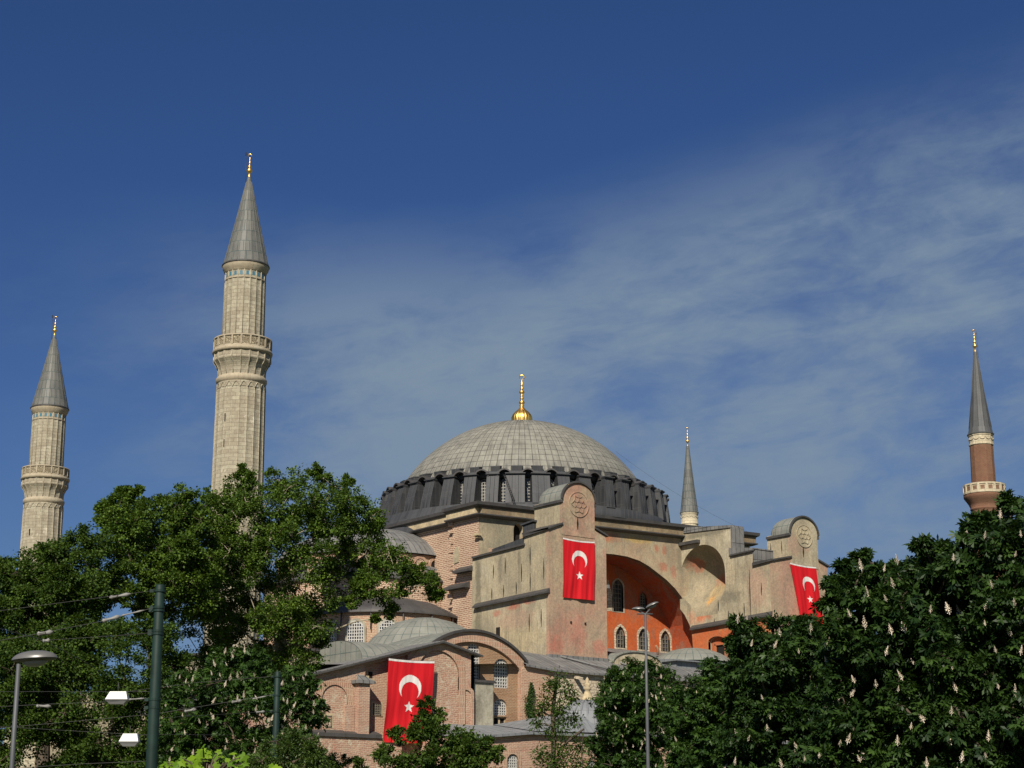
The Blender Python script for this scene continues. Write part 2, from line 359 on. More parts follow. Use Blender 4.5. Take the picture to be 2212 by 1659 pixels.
plaster('plaster_niche', [(0.20, 0.18, 0.12), (0.26, 0.22, 0.15), (0.21, 0.18, 0.12)], 6.2, 0.7, worn=[((13.8, -23.2, 33.6), (2, 1.5, 2.0), (0.33, 0.24, 0.12)), ((13.8, -23.1, 32.2), (2, .7, 1.1), (0.44, 0.21, 0.05)), ((13.8, -24.9, 37.2), (2, .9, 1.4), (0.38, 0.09, 0.05)), ((13.8, -23.6, 35.2), (2, 1.6, .8), (0.38, 0.10, 0.055)), ((13.8, -24.6, 35.9), (2, .9, .6), (0.36, 0.33, 0.24)), ((13.8, -20.0, 37.3), (3, .9, 1.0), (0.36, 0.09, 0.04))])
plaster('plaster_orange', [(0.34, 0.068, 0.020), (0.38, 0.085, 0.024), (0.33, 0.058, 0.018)], 15.0, 0.25)
plaster('plaster_red', [(0.25, 0.045, 0.018), (0.30, 0.055, 0.020), (0.26, 0.042, 0.017)], 16.0, 0.2)
plaster('plaster_worn_orange', [(0.38, 0.09, 0.032), (0.40, 0.105, 0.035), (0.40, 0.17, 0.07)], 19.0, 0.35, (0.42, 0.27, 0.11), 0.58)
plaster('plaster_fascia', [(0.40, 0.32, 0.20), (0.44, 0.36, 0.23)], 8.8, 0.3, (0.42, 0.25, 0.12), 0.66)
plaster('plaster_stained', [(0.13, 0.10, 0.065), (0.19, 0.14, 0.085), (0.31, 0.25, 0.16)], 61.0, 0.9, scale=0.35)
plaster('plaster_grey', [(0.16, 0.15, 0.12), (0.30, 0.28, 0.22), (0.38, 0.35, 0.27)], 33.0, 0.5, scale=0.5)
masonry('brick_pink', (0.36, 0.165, 0.11), (0.44, 0.24, 0.16), (0.50, 0.385, 0.27), 0.45, 0.16, 0.038, 5.0, [((0.43, 0.35, 0.25), 0.63, 0.5)])
masonry('brick_pier', (0.25, 0.11, 0.07), (0.37, 0.19, 0.125), (0.60, 0.47, 0.34), 0.7, 0.23, 0.07, 9.0, [((0.42, 0.34, 0.23), 0.66, 0.25)], warp=0.035, bstr=1.0)
masonry('brick_apse', (0.32, 0.165, 0.105), (0.41, 0.24, 0.155), (0.50, 0.39, 0.27), 0.5, 0.19, 0.045, 14.0, bstr=0.8)
masonry('brick_brown', (0.28, 0.135, 0.07), (0.35, 0.185, 0.10), (0.37, 0.27, 0.17), 0.42, 0.16, 0.036, 17.0)
masonry('brick_gable', (0.38, 0.18, 0.13), (0.46, 0.26, 0.185), (0.50, 0.385, 0.28), 0.45, 0.16, 0.038, 21.0, [((0.45, 0.37, 0.28), 0.62, 0.9), ((0.42, 0.20, 0.15), 0.62, 0.4)])
masonry('brick_mixed', (0.36, 0.175, 0.125), (0.46, 0.27, 0.19), (0.50, 0.39, 0.28), 0.5, 0.2, 0.04, 53.0, [((0.50, 0.43, 0.32), 0.55, 1.5), ((0.42, 0.20, 0.14), 0.60, 0.7)], warp=0.12)
masonry('brick_vous', (0.40, 0.19, 0.12), (0.45, 0.25, 0.17), (0.46, 0.35, 0.25), 0.22, 0.6, 0.06, 25.0, offset=0.0)
masonry('stone_rubble', (0.62, 0.55, 0.41), (0.50, 0.42, 0.30), (0.34, 0.27, 0.19), 0.75, 0.36, 0.05, 29.0, [((0.40, 0.24, 0.16), 0.68, 0.6)], warp=0.16)
masonry('minaret_stone', (0.415, 0.385, 0.285), (0.315, 0.275, 0.20), (0.23, 0.195, 0.14), 0.95, 0.40, 0.018, 31.0, [((0.47, 0.43, 0.33), 0.60, 1.1), ((0.22, 0.18, 0.125), 0.66, 0.7)], warp=0.03, bstr=0.6, dirt=0.4, big=0.2)
masonry('minaret_trim', (0.42, 0.375, 0.275), (0.38, 0.32, 0.225), (0.28, 0.22, 0.15), 1.2, 0.8, 0.012, 37.0, warp=0.02, bstr=0.4, dirt=0.35)
masonry('minaret_brick', (0.165, 0.068, 0.042), (0.215, 0.098, 0.06), (0.215, 0.14, 0.09), 0.4, 0.16, 0.03, 43.0, warp=0.02)
masonry('cream_stone', (0.55, 0.49, 0.35), (0.50, 0.43, 0.30), (0.38, 0.31, 0.2), 1.1, 0.6, 0.015, 47.0, warp=0.02, dirt=0.3)
lead('lead_dome', (0.172, 0.168, 0.14), (0.222, 0.216, 0.18), (0.04, 0.039, 0.034), 0.92, 1.05, 0.05, 2.0, 0.75, (0.07, 0.068, 0.056), rough=0.62)
nt = M['lead_dome'].node_tree; pb = nt.nodes['Principled BSDF']; old = pb.inputs['Base Color'].links[0].from_socket
zz = nd(nt, 'ShaderNodeSeparateXYZ', {0: nd(nt, 'ShaderNodeTexCoord').outputs['Object']}).outputs[2]
st = noise(nt, nd(nt, 'ShaderNodeMapping', {'Vector': nd(nt, 'ShaderNodeTexCoord').outputs['UV'], 'Scale': (1.6, 0.10, 1)}).outputs[0], 1.0, 6, 0.65)
soot = math_(nt, 'MULTIPLY', nd(nt, 'ShaderNodeMapRange', {0: st, 1: 0.42, 2: 0.62}).outputs[0], math_(nt, 'MAXIMUM', nd(nt, 'ShaderNodeMapRange', {0: zz, 1: 50.2, 2: 48.3, 3: 0.0, 4: 0.85}).outputs[0], nd(nt, 'ShaderNodeMapRange', {0: zz, 1: 55.6, 2: 57.9, 3: 0.0, 4: 0.9}).outputs[0]))
nt.links.new(mix(nt, soot, old, (0.045, 0.044, 0.04)), pb.inputs['Base Color'])   # rain washed soot at the crown and foot of the dome
lead('lead_dark', (0.026, 0.028, 0.031), (0.044, 0.046, 0.049), (0.07, 0.07, 0.07), 0.75, 2.2, 0.025, 4.0, 0.4, (0.075, 0.072, 0.066), rough=0.62)
lead('lead_roof', (0.115, 0.115, 0.113), (0.175, 0.172, 0.162), (0.04, 0.04, 0.04), 0.75, 2.6, 0.055, 6.0, 0.35, (0.11, 0.11, 0.10), rough=0.65)
lead('lead_pale', (0.155, 0.16, 0.138), (0.20, 0.20, 0.17), (0.07, 0.10, 0.09), 1.0, 1.4, 0.05, 7.0, 0.4, (0.14, 0.14, 0.12), rough=0.65)
lead('lead_cone', (0.085, 0.087, 0.080), (0.125, 0.124, 0.11), (0.035, 0.07, 0.065), 0.75, 1.25, 0.035, 8.0, 0.35, (0.055, 0.056, 0.052), 0.5, rough=0.6)
lead('lead_cone_dark', (0.055, 0.057, 0.058), (0.075, 0.077, 0.076), (0.12, 0.12, 0.115), 0.8, 2.2, 0.02, 12.0, 0.3, (0.06, 0.06, 0.06), rough=0.6)
lead('lead_edge', (0.042, 0.040, 0.039), (0.062, 0.058, 0.054), (0.028, 0.027, 0.026), 1.2, 6.0, 0.02, 13.0, 0.2, rough=0.6)
lead('lead_seamed', (0.15, 0.16, 0.168), (0.18, 0.19, 0.198), (0.12, 0.125, 0.13), 0.8, 2.2, 0.05, 15.0, 0.4, (0.13, 0.135, 0.14), rough=0.6)
nt, b = new('gold', 0.38, 1.0); b.inputs['Base Color'].default_value = (0.95, 0.60, 0.16, 1)
bump(nt, b, noise(nt, mapped(nt), 4.0), 0.15, 0.03)
nt, b = new('glass', 0.25, 0, 0.5)
nt.links.new(ramp(nt, noise(nt, mapped(nt), 2.3, 3), [(0.35, (0.012, 0.013, 0.016)), (0.7, (0.06, 0.065, 0.075))]), b.inputs['Base Color'])
solid('dark_void', (0.012, 0.010, 0.009), 0.9)
solid('white_paint', (0.43, 0.42, 0.385), 0.6, 0, 0.15)
solid('dull_white', (0.26, 0.255, 0.23), 0.7)
solid('grey_lattice', (0.16, 0.145, 0.11), 0.7, 0, 0.25)
solid('blue_tile', (0.045, 0.15, 0.21), 0.35, 0, 0.3, 9.0)
solid('pole_green', (0.009, 0.024, 0.019), 0.6, 0, 0.3, 2.5, 0.25)
solid('pole_grey', (0.085, 0.09, 0.095), 0.55, 0.2, 0.1)
solid('lamp_grey', (0.135, 0.132, 0.125), 0.38, 0.2, 0.06, 3.0, 0.5)
solid('lamp_under', (0.075, 0.073, 0.07), 0.5, 0, 0.1)
solid('lamp_white', (0.50, 0.52, 0.49), 0.4, 0, 0.05)
solid('lamp_glass', (0.20, 0.20, 0.20), 0.25, 0, 0.05, 3, 0.5)
solid('wire', (0.05, 0.05, 0.05), 0.5, 0.3)
solid('wire_pale', (0.10, 0.097, 0.09), 0.5, 0.2)
solid('insulator', (0.20, 0.195, 0.18), 0.5)
solid('bark_pale', (0.29, 0.25, 0.18), 0.9, 0, 0.4, 2.5)
solid('bark_dark', (0.075, 0.058, 0.042), 0.95, 0, 0.4, 3.0)
solid('blossom', (0.66, 0.56, 0.43), 0.8, 0, 0.25, 60.0)
def cloth(name, c):
    nt, b = new(name, 0.75, 0, 0.2)
    f = noise(nt, mapped(nt, 'UV', scale=(2.2, 0.25, 1)), 1.0, 4)
    nt.links.new(ramp(nt, f, [(0.3, [x * 0.82 for x in c]), (0.7, c)]), b.inputs['Base Color'])
    bump(nt, b, f, 0.35, 0.15)
cloth('flag_red', (0.56, 0.010, 0.016)); cloth('flag_white', (0.70, 0.66, 0.62))
def leafmat(name, dark, light, trans=0.25, rough=0.5, spec=0.3):
    m = bpy.data.materials.new(name); m.use_nodes = True; nt = m.node_tree; M[name] = m
    b = nt.nodes['Principled BSDF']; b.inputs['Roughness'].default_value = rough; b.inputs['Specular IOR Level'].default_value = spec
    a = nd(nt, 'ShaderNodeAttribute', attribute_name='tint')
    c = ramp(nt, a.outputs['Fac'], [(0.0, dark), (1.0, light)])
    nt.links.new(c, b.inputs['Base Color'])
    t = nd(nt, 'ShaderNodeBsdfTranslucent', {'Color': mix(nt, 0.5, c, [min(1, light[0] * 1.6), min(1, light[1] * 1.5), light[2] * 0.6])})
    ms = nd(nt, 'ShaderNodeMixShader', {0: trans, 1: b.outputs[0], 2: t.outputs[0]})
    nt.links.new(ms.outputs[0], nt.nodes['Material Output'].inputs[0])
leafmat('leaf_plane', (0.022, 0.052, 0.008), (0.115, 0.185, 0.024), 0.25, 0.6, 0.15)
leafmat('leaf_dark', (0.017, 0.042, 0.007), (0.085, 0.14, 0.020), 0.25, 0.6, 0.15)
leafmat('leaf_chestnut', (0.014, 0.038, 0.007), (0.050, 0.10, 0.015), 0.2, 0.5, 0.22)
leafmat('leaf_chestnut_shaded', (0.007, 0.022, 0.005), (0.040, 0.080, 0.014), 0.17, 0.5, 0.22)  # chestnut leaf again, with the shade over the two near trees put into its colour
leafmat('leaf_bush', (0.03, 0.06, 0.010), (0.085, 0.135, 0.025))
leafmat('leaf_bright', (0.075, 0.16, 0.008), (0.19, 0.31, 0.016), 0.35, 0.55, 0.2)
leafmat('leaf_vine', (0.02, 0.05, 0.01), (0.05, 0.09, 0.015))

# ------------------------------------------------------------------ ground
mb = MB(); S = 3000
mb.face([(-S, -S, 0), (S, -S, 0), (S, S, 0), (-S, S, 0)])
nt, b = new('earth', 0.95)
nt.links.new(ramp(nt, noise(nt, mapped(nt), 0.12, 8, 0.65), [(0.35, (0.045, 0.06, 0.02)), (0.5, (0.07, 0.085, 0.03)), (0.68, (0.13, 0.11, 0.075))]), b.inputs['Base Color'])
tag(mb.build('ground', M['earth']), kind='structure')

# ------------------------------------------------------------------ the domed basilica
B = empty('domed_basilica', (0, 0, 0), 'huge old domed basilica with grey lead dome, pinkish plaster buttress towers and orange arched wall', 'basilica')
TILT = lambda x: 0.021 * (x + 22.0)

# main dome
prof = []
for i in range(21):
    r = 17.3 * (1 - i / 20.0); 
    prof.append((max(r, 0.0), 39.1 + math.sqrt(19.0 ** 2 - r * r)))
prof[-1] = (0.0, prof[-1][1])
mb = MB(); mb.lathe(prof, 108, rref=16.0)
dome = mb.build('dome', M['lead_dome'], B)
# gilded finial
mb = MB()
segs = 64; pr = [(1.30, 57.75), (1.33, 58.2), (1.38, 58.6), (1.36, 58.95), (1.2, 59.35), (0.9, 59.7), (0.55, 60.0), (0.30, 60.3)]
for i in range(len(pr) - 1):
    for k in range(segs):
        def rr(r, a): return r * (1 + 0.055 * math.cos(18 * a))
        a, c = 2 * math.pi * k / segs, 2 * math.pi * (k + 1) / segs
        q = [(rr(pr[i][0], a), pr[i][1], a), (rr(pr[i][0], c), pr[i][1], c), (rr(pr[i + 1][0], c), pr[i + 1][1], c), (rr(pr[i + 1][0], a), pr[i + 1][1], a)]
        mb.face([(r * math.cos(t), r * math.sin(t), z) for r, z, t in q], None, True)
stem = [(0.30, 60.3), (0.22, 60.45), (0.36, 60.6), (0.2, 60.75)]
for zc_, r_, h_ in ((61.03, 0.43, 0.26), (61.62, 0.28, 0.14), (62.02, 0.24, 0.12), (62.50, 0.40, 0.24), (63.0, 0.25, 0.14), (63.5, 0.22, 0.12)):
    stem += [(0.15, zc_ - h_), (r_ * 0.8, zc_ - h_ * 0.55), (r_, zc_), (r_ * 0.8, zc_ + h_ * 0.55), (0.15, zc_ + h_)]
stem += [(0.10, 64.0), (0.09, 64.3)]
mb.lathe(stem, 16)
pts = []
for i in range(15):
    a = R_(-60) + R_(300) * i / 14 + R_(-90) + R_(60)
    pts.append(Vector((0, 0, 64.62)) + (RIGHT * math.cos(a) + UP * math.sin(a)) * 0.33)
mb.tube(pts, [0.03 + 0.07 * math.sin(math.pi * i / 14) for i in range(15)], 6)
mb.build('finial', M['gold'], dome)

# drum: wall, skirt, ring cornice
mb = MB(); mb.lathe([(20.05, 42.2), (20.02, 43.4), (16.4, 43.7), (16.4, 47.0)], 120, rref=20)
mb.lathe([(21.5, 40.2), (21.0, 41.4), (20.5, 42.6), (20.05, 43.42)], 40, (0, 0), R_(138), R_(226), 20)
mb.lathe([(16.4, 47.0), (18.0, 47.1), (18.1, 47.3), (18.0, 47.8), (17.2, 48.0)], 120, rref=18)
drum = mb.build('drum', M['lead_dark'], B)

# forty radial lead clad buttresses with a box above each, arched hoods and windows between
def radial(prof, hw0, hw1=None):
    "profile (r, z) in the plane of angle 0, half widths at bottom and top"
    mb = MB(); zs = [z for r, z in prof]; z0, z1 = min(zs), max(zs); hw1 = hw0 if hw1 is None else hw1
    W = lambda z: hw0 + (hw1 - hw0) * (z - z0) / (z1 - z0)
    a = [Vector((r, -W(z), z)) for r, z in prof]; c = [Vector((r, W(z), z)) for r, z in prof]; n = len(a)
    for i in range(n):
        j = (i + 1) % n; mb.face([a[i], a[j], c[j], c[i]])
    mb.face(a); mb.face(c); return mb
def add_box_r(mb, r0, r1, hw, z0, z1): mb.box(r0, r1, -hw, hw, z0, z1)
def mk_buttress(hw, top=18.95):
    mb = radial([(16.0, 43.2), (20.02, 43.3), (top * .25 + 15.01, 44.6), (top, 47.15), (16.0, 47.2)], hw * 1.04, hw)
    add_box_r(mb, 16.0, top + .3, hw + 0.10, 47.2, 47.32)
    add_box_r(mb, 16.0, top + .15, hw + 0.05, 47.08, 47.2)
    for yy in (-hw * 0.34, hw * 0.34): mb.tube([(20.03, yy, 43.4), (top * .25 + 15.03, yy, 44.6), (top + .03, yy, 47.1)], 0.03, 4)
    o = mb.build('buttress', M['lead_dark'], B)
    return o
def mk_cap():
    mb = MB(); mb.obox((16.5, 0, 48.2), (0.95, 0, -0.12), (0, 0.64, 0), (0.07, 0, 0.46)); mb.obox((16.6, 0, 48.68), (0.9, 0, -0.12), (0, 0.68, 0), (0, 0, 0.04))
    return mb.build('roof_block', M['lead_dark'], B)
def mk_hood():
    mb = MB(); P = []
    n = 14
    for i in range(n):
        a, c = math.pi * i / n, math.pi * (i + 1) / n
        for (r0, w0), (r1, w1) in (((0.80, 16.2), (0.80, 19.0)), ((0.80, 19.0), (0.98, 19.0)), ((0.98, 19.0), (0.98, 16.2))):
            mb.face([(w0, r0 * math.cos(a), 46.98 + r0 * math.sin(a)), (w1, r1 * math.cos(a), 46.98 + r1 * math.sin(a)), (w1, r1 * math.cos(c), 46.98 + r1 * math.sin(c)), (w0, r0 * math.cos(c), 46.98 + r0 * math.sin(c))], None, False)
    return mb.build('window_hood', M['lead_edge'], B)
butt = mk_buttress(0.80); wide = mk_buttress(1.2); stra = mk_buttress(0.66, 19.6); cap = mk_cap(); hood = mk_hood()
Fd = Frame((17.35, 0, 0), (0, 1, 0), (1, 0, 0))
wl = arch(-0.72, 0.72, 43.7, 46.95)
dwin = window(Fd, wl, 0.0, B, 4, 8, 0.05, M['dull_white'])
dpane = dwin.children[0]
def rot(o, a): o.rotation_euler = (0, 0, a)
view_a = math.atan2(CAM.y, CAM.x)
OFF = view_a + R_(6.8)
rb_ = random.Random(2)
for k in range(40):
    a = OFF + 2 * math.pi * k / 40
    src = wide if k in (0, 39) else stra if 3 <= k <= 18 else butt
    o = src if k in (0, 3, 19) else link_copy(src, B)
    rot(o, a + rb_.uniform(-.006, .006)); o.scale = (rb_.uniform(.996, 1.004), rb_.uniform(.94, 1.06), 1)
    for s_ in (cap,):
        q = s_ if k == 0 else link_copy(s_, B); rot(q, a + rb_.uniform(-.006, .006)); q.scale = (1, rb_.uniform(.9, 1.1), 1)
    am = a + math.pi / 40
    q = hood if k == 0 else link_copy(hood, B); rot(q, am)
    if k == 0: rot(dwin, am)
    else:
        q = link_copy(dwin, B); rot(q, am); link_copy(dpane, q)
# diagonal ladder pipe lying on the drum
a = OFF - R_(11.6); e = Vector((math.cos(a), math.sin(a), 0)); t = Vector((-math.sin(a), math.cos(a), 0))
mb = MB()
for d in (-0.10, 0.10): mb.tube([e * 19.4 + t * (-0.55 + d) + UP * 47.0, e * 20.75 + t * (0.75 + d) + UP * 43.4], 0.045, 5)
for i in range(1, 14):
    c = (e * 19.4 + t * -0.55 + UP * 47.0).lerp(e * 20.75 + t * 0.75 + UP * 43.4, i / 14); mb.obox(c, t * 0.12, e * 0.02, UP * 0.02)
mb.build('ladder', M['lead_edge'], B)

# square block under the dome
blk = [(-20.3, 15), (-20.3, -13.6), (-21.3, -13.6), (-21.3, -19.0), (24.2, -19.0), (24.2, 15)]
def sweep(mb, path, prof, closed=False, dz=TILT):
    "profile of (offset outwards to the right of travel, z)"
    n = len(path); dirs = [(Vector(path[i + 1]) - Vector(path[i])).normalized() for i in range(n - 1)]
    nor = [Vector((d.y, -d.x)) for d in dirs]
    offs = []
    for i in range(n):
        if i == 0: m = nor[0]
        elif i == n - 1: m = nor[-1]
        else:
            m = nor[i - 1] + nor[i]; m = m / max(1e-6, m.dot(nor[i]))
        offs.append(m)
    P = lambda i, o, z: Vector((path[i][0] + offs[i].x * o, path[i][1] + offs[i].y * o, z + dz(path[i][0])))
    for i in range(n - 1):
        for (o0, z0), (o1, z1) in zip(prof, prof[1:]):
            mb.face([P(i, o0, z0), P(i + 1, o0, z0), P(i + 1, o1, z1), P(i, o1, z1)])
    for i in (0, n - 1): mb.face([P(i, o, z) for o, z in prof])
path = [(p[0], p[1]) for p in blk]; path = path[::1]
# travelling from north-west round to the east keeps the outside on the right hand
cp = path
mb = MB(); sweep(mb, cp, [(-0.2, 41.2), (0.62, 41.2), (0.95, 41.42), (1.0, 41.8), (-0.3, 42.0)])
mb.poly([Vector((x, y, 42.1 + TILT(x))) for x, y in ((-19.5, 15), (-19.5, -13.0), (-20.5, -13.0), (-20.5, -18.4), (23.5, -18.4), (23.5, 15))])
mb.build('upper_cornice', M['lead_edge'], B)
FP = [(-0.2, 40.42), (0.58, 40.42), (0.58, 41.2), (-0.2, 41.2)]
mb = MB(); sweep(mb, cp[:4], FP); mb.build('fascia', M['plaster_fascia'], B)
mb = MB(); sweep(mb, [(-21.27, -19.0), (24.2, -19.0), (24.2, 15)], FP); mb.build('fascia', M['plaster_stained'], B)
mb = MB(); sweep(mb, cp, [(-0.2, 40.05), (0.3, 40.05), (0.78, 40.26), (0.78, 40.4), (-0.2, 40.42)]); mb.build('string_course', M['lead_edge'], B, 'broken dark moulding under the plaster fascia')

mb = MB()
mb.face([(-20.3, 15, 10), (-20.3, -13.6, 10), (-20.3, -13.6, 40.2), (-20.3, 15, 40.2)])
mb.face([(-20.3, -13.6, 10), (-21.3, -13.6, 10), (-21.3, -13.6, 40.2), (-20.3, -13.6, 40.2)])
mb.face([(-21.3, -13.6, 10), (-21.3, -19.0, 10), (-21.3, -19.0, 40.2), (-21.3, -13.6, 40.2)])
# ragged brick ends standing proud of the corner, and worn piers
rng = random.Random(5)
z = 22.0
z = 27.0
while z < 39.8:
    h = rng.uniform(0.3, 0.9); d = rng.uniform(0.05, 0.35)
    mb.box(-21.3 - d * 0.6, -20.2, -13.75 - d * 0.3, -13.2 + d, z, z + h); z += h + rng.uniform(0.0, 0.7)
mb.build('west_wall', M['brick_pier'], B, 'bare brick west wall with ragged edges')
for n_, (y0, y1, z0, z1) in enumerate(((-18.5, -15.0, 33.6, 34.0), (-17.3, -13.2, 31.75, 32.1))):
    mb = MB(); mb.prism([(-21.25, y0, z1 + 0.45), (-22.3, y0, z0 + 0.28), (-22.3, y0, z0), (-21.25, y0, z0)], (0, y1 - y0, 0)); mb.build('lead_ledge', M['lead_edge'], B)
mb = MB(); mb.box(-21.9, -21.2, -19.5, -18.7, 37.75, 38.0); mb.box(-21.7, -21.2, -19.3, -18.8, 37.5, 37.75); mb.build('corner_stone', M['plaster_fascia'], B)
# plaster patch on the brick pier
mb = MB(); mb.poly([(-21.42, y, z) for y, z in ((-15.0, 35.1), (-14.1, 35.0), (-13.95, 35.9), (-14.3, 36.9), (-14.9, 37.0), (-15.1, 36.2))]); mb.prism([(-21.42, y, z) for y, z in ((-15.0, 35.1), (-14.1, 35.0), (-13.95, 35.9), (-14.3, 36.9), (-14.9, 37.0), (-15.1, 36.2))], (0.15, 0, 0)); mb.build('plaster_patch', M['plaster_tan'], B)

# south wall with the great arch
AR = [(0.0, 37.6), (2.2, 37.52), (4.25, 37.19), (5.8, 36.65), (7.27, 35.93), (8.9, 35.1), (10.31, 34.15), (11.4, 33.15), (12.32, 32.05), (13.1, 31.0), (13.71, 29.84), (14.1, 28.4), (14.35, 26.81), (14.4, 24.0)]
arch_pts = [(x, z) for x, z in AR[::-1]] + [(-x, z) for x, z in AR[1:]]
mb = MB()
low = [(-21.3, 15), (24.2, 15), (24.2, 40.2), (-21.3, 40.2)]
F = FS(-19.0)
door = arch(-16.1, -14.6, 36.5, 39.85)
L = [(-21.22, 40.25), (-21.22, 15.0), (-14.4, 15.0)] + arch_pts[::-1] + [(14.4, 15.0), (24.2, 15.0), (24.2, 40.9), ( 12.5, 40.9)]
wall(mb, F, L, [door], 0.9)
mb.build('south_wall', M['plaster_spandrel'], B)
mb = MB(); mb.poly([F.P(a_, b_, -0.7) for a_, b_ in door]); mb.build('doorway', M['dark_void'], B)
mb = MB(); wall(mb, Frame((0, -19.06, 0), (1, 0, 0), (0, -1, 0)), [(-21.25, 30), (-11.0, 30), (-11.0, 40.1), (-21.25, 40.1)], [door], 0.05); mb.build('wall_render', M['plaster_tan'], B)
mb = MB()
for (x0, z0), (x1, z1) in zip(arch_pts, arch_pts[1:]):
    mb.face([(x0, -19.0, z0), (x1, -19.0, z1), (x1, -13.6, z1), (x0, -13.6, z0)])
mb.build('arch_soffit', M['plaster_red'], B)
# recessed tympanum with its windows
F2 = FS(-14.0)
wins = []
for i in range(-3, 4):
    c_ = 1.3 + 3.9 * i; wins.append(arch(c_ - 0.78, c_ + 0.78, 26.55, 29.35, 1.15, pointed=0.35))
big = arch(4.05, 5.75, 31.2, 35.4, 1.0, pointed=0.3); small = arch(8.55, 9.85, 31.6, 34.1, 0.8, pointed=0.35)
wins += [big, small, arch(-5.75, -4.05, 31.2, 35.4, 1.0, pointed=0.3), arch(-0.6, 0.9, 31.3, 35.0, 0.9, pointed=0.3)]
mb = MB(); wall(mb, F2, [(-16, 18), (16, 18), (16, 39), (-16, 39)], wins, 0.6); mb.build('tympanum', M['plaster_orange'], B)
def surround(F, o, t, d, mat, parent, name='window_surround'):
    xs = [p[0] for p in o]; zs = [p[1] for p in o]; cx_ = (min(xs) + max(xs)) / 2; n = len(o)
    big_ = [(cx_ + (x - cx_) * (1 + t / ((max(xs) - min(xs)) / 2)), z + (t if z > min(zs) + 0.01 else -t * 0.5)) for x, z in o]
    mb = MB(); 
    for i in range(n):
        a_, b_, c_, e_ = o[i], o[(i + 1) % n], big_[(i + 1) % n], big_[i]
        mb.face([F.P(*a_, d), F.P(*b_, d), F.P(*c_, d), F.P(*e_, d)]); mb.face([F.P(*e_, d), F.P(*c_, d), F.P(*c_, -0.02), F.P(*e_, -0.02)]); mb.face([F.P(*a_, d), F.P(*b_, d), F.P(*b_, -0.3), F.P(*a_, -0.3)])
    return mb.build(name, mat, parent)
for i, o in enumerate(wins):
    wn_ = window(F2, o, 0.4, B, 3 if i < 7 else 3, 5 if i < 7 else 7, 0.045, M['grey_lattice'])
    surround(F2, o, 0.30 if i < 7 else 0.2, 0.03, M['stone_rubble'] if i < 7 else M['plaster_red'] if i > 7 else M['plaster_grey'], B)
mb = MB(); mb.poly([(x, -14.03, z) for x, z in ((0.9, 31.0), (3.9, 31.2), (4.0, 33.0), (3.2, 35.2), (1.4, 35.8), (0.8, 34.0))]); mb.build('bare_masonry', M['stone_rubble'], B)
mb = MB(); mb.box(14.25, 14.4, -18.2, -14.05, 28.75, 28.9); mb.build('string_course', M['plaster_fascia'], B)

# ------------- buttress towers
def rosette(F, cx, cz, r, parent):
    mb = MB(); n = 40
    for r0, r1, d in ((r * 0.93, r, 0.09),):
        for i in range(n):
            a, c = 2 * math.pi * i / n, 2 * math.pi * (i + 1) / n
            p = [(cx + q * math.cos(t), cz + q * math.sin(t)) for q, t in ((r0, a), (r1, a), (r1, c), (r0, c))]
            mb.face([F.P(*x, d) for x in p]); mb.face([F.P(*p[0], d), F.P(*p[3], d), F.P(*p[3], -0.02), F.P(*p[0], -0.02)]); mb.face([F.P(*p[1], d), F.P(*p[2], d), F.P(*p[2], -0.02), F.P(*p[1], -0.02)])
    mb.poly([F.P(cx + r * 0.93 * math.cos(2 * math.pi * i / n), cz + r * 0.93 * math.sin(2 * math.pi * i / n), 0.035) for i in range(n)])
    H = [(cx + r * 0.27 * math.cos(R_(60 * i + 30)), cz + r * 0.27 * math.sin(R_(60 * i + 30))) for i in range(6)]
    K = [(cx + r * 0.52 * math.cos(R_(60 * i + 30)), cz + r * 0.52 * math.sin(R_(60 * i + 30))) for i in range(6)]
    T = [(cx + r * 0.74 * math.cos(R_(60 * i)), cz + r * 0.74 * math.sin(R_(60 * i))) for i in range(6)]
    def rib(p, q):
        a, b_ = F.P(*p, 0.05), F.P(*q, 0.05); d = (b_ - a).normalized(); s = d.cross(F.n); mb.obox((a + b_) / 2, d * ((b_ - a).length / 2), s * 0.055, F.n * 0.06)
    for i in range(6):
        j = (i + 1) % 6; rib(H[i], H[j]); rib(H[i], K[i]); rib(K[i], T[j]); rib(K[i], T[i])
    return mb.build('rosette', M['plaster_tan'] if F.o.y < -34 else M['plaster_pink'], parent)

def slit(F, cx, z0, z1, parent, wd=0.10):
    mb = MB(); zc_ = (z0 + z1) / 2
    mb.poly([F.P(cx - wd * 0.4, z0, 0.012), F.P(cx + wd * 0.4, z0, 0.012), F.P(cx + wd, zc_, 0.012), F.P(cx + wd * 0.35, z1, 0.012), F.P(cx - wd * 0.35, z1, 0.012), F.P(cx - wd, zc_, 0.012)])
    mb.build('slit', M['dark_void'], parent)

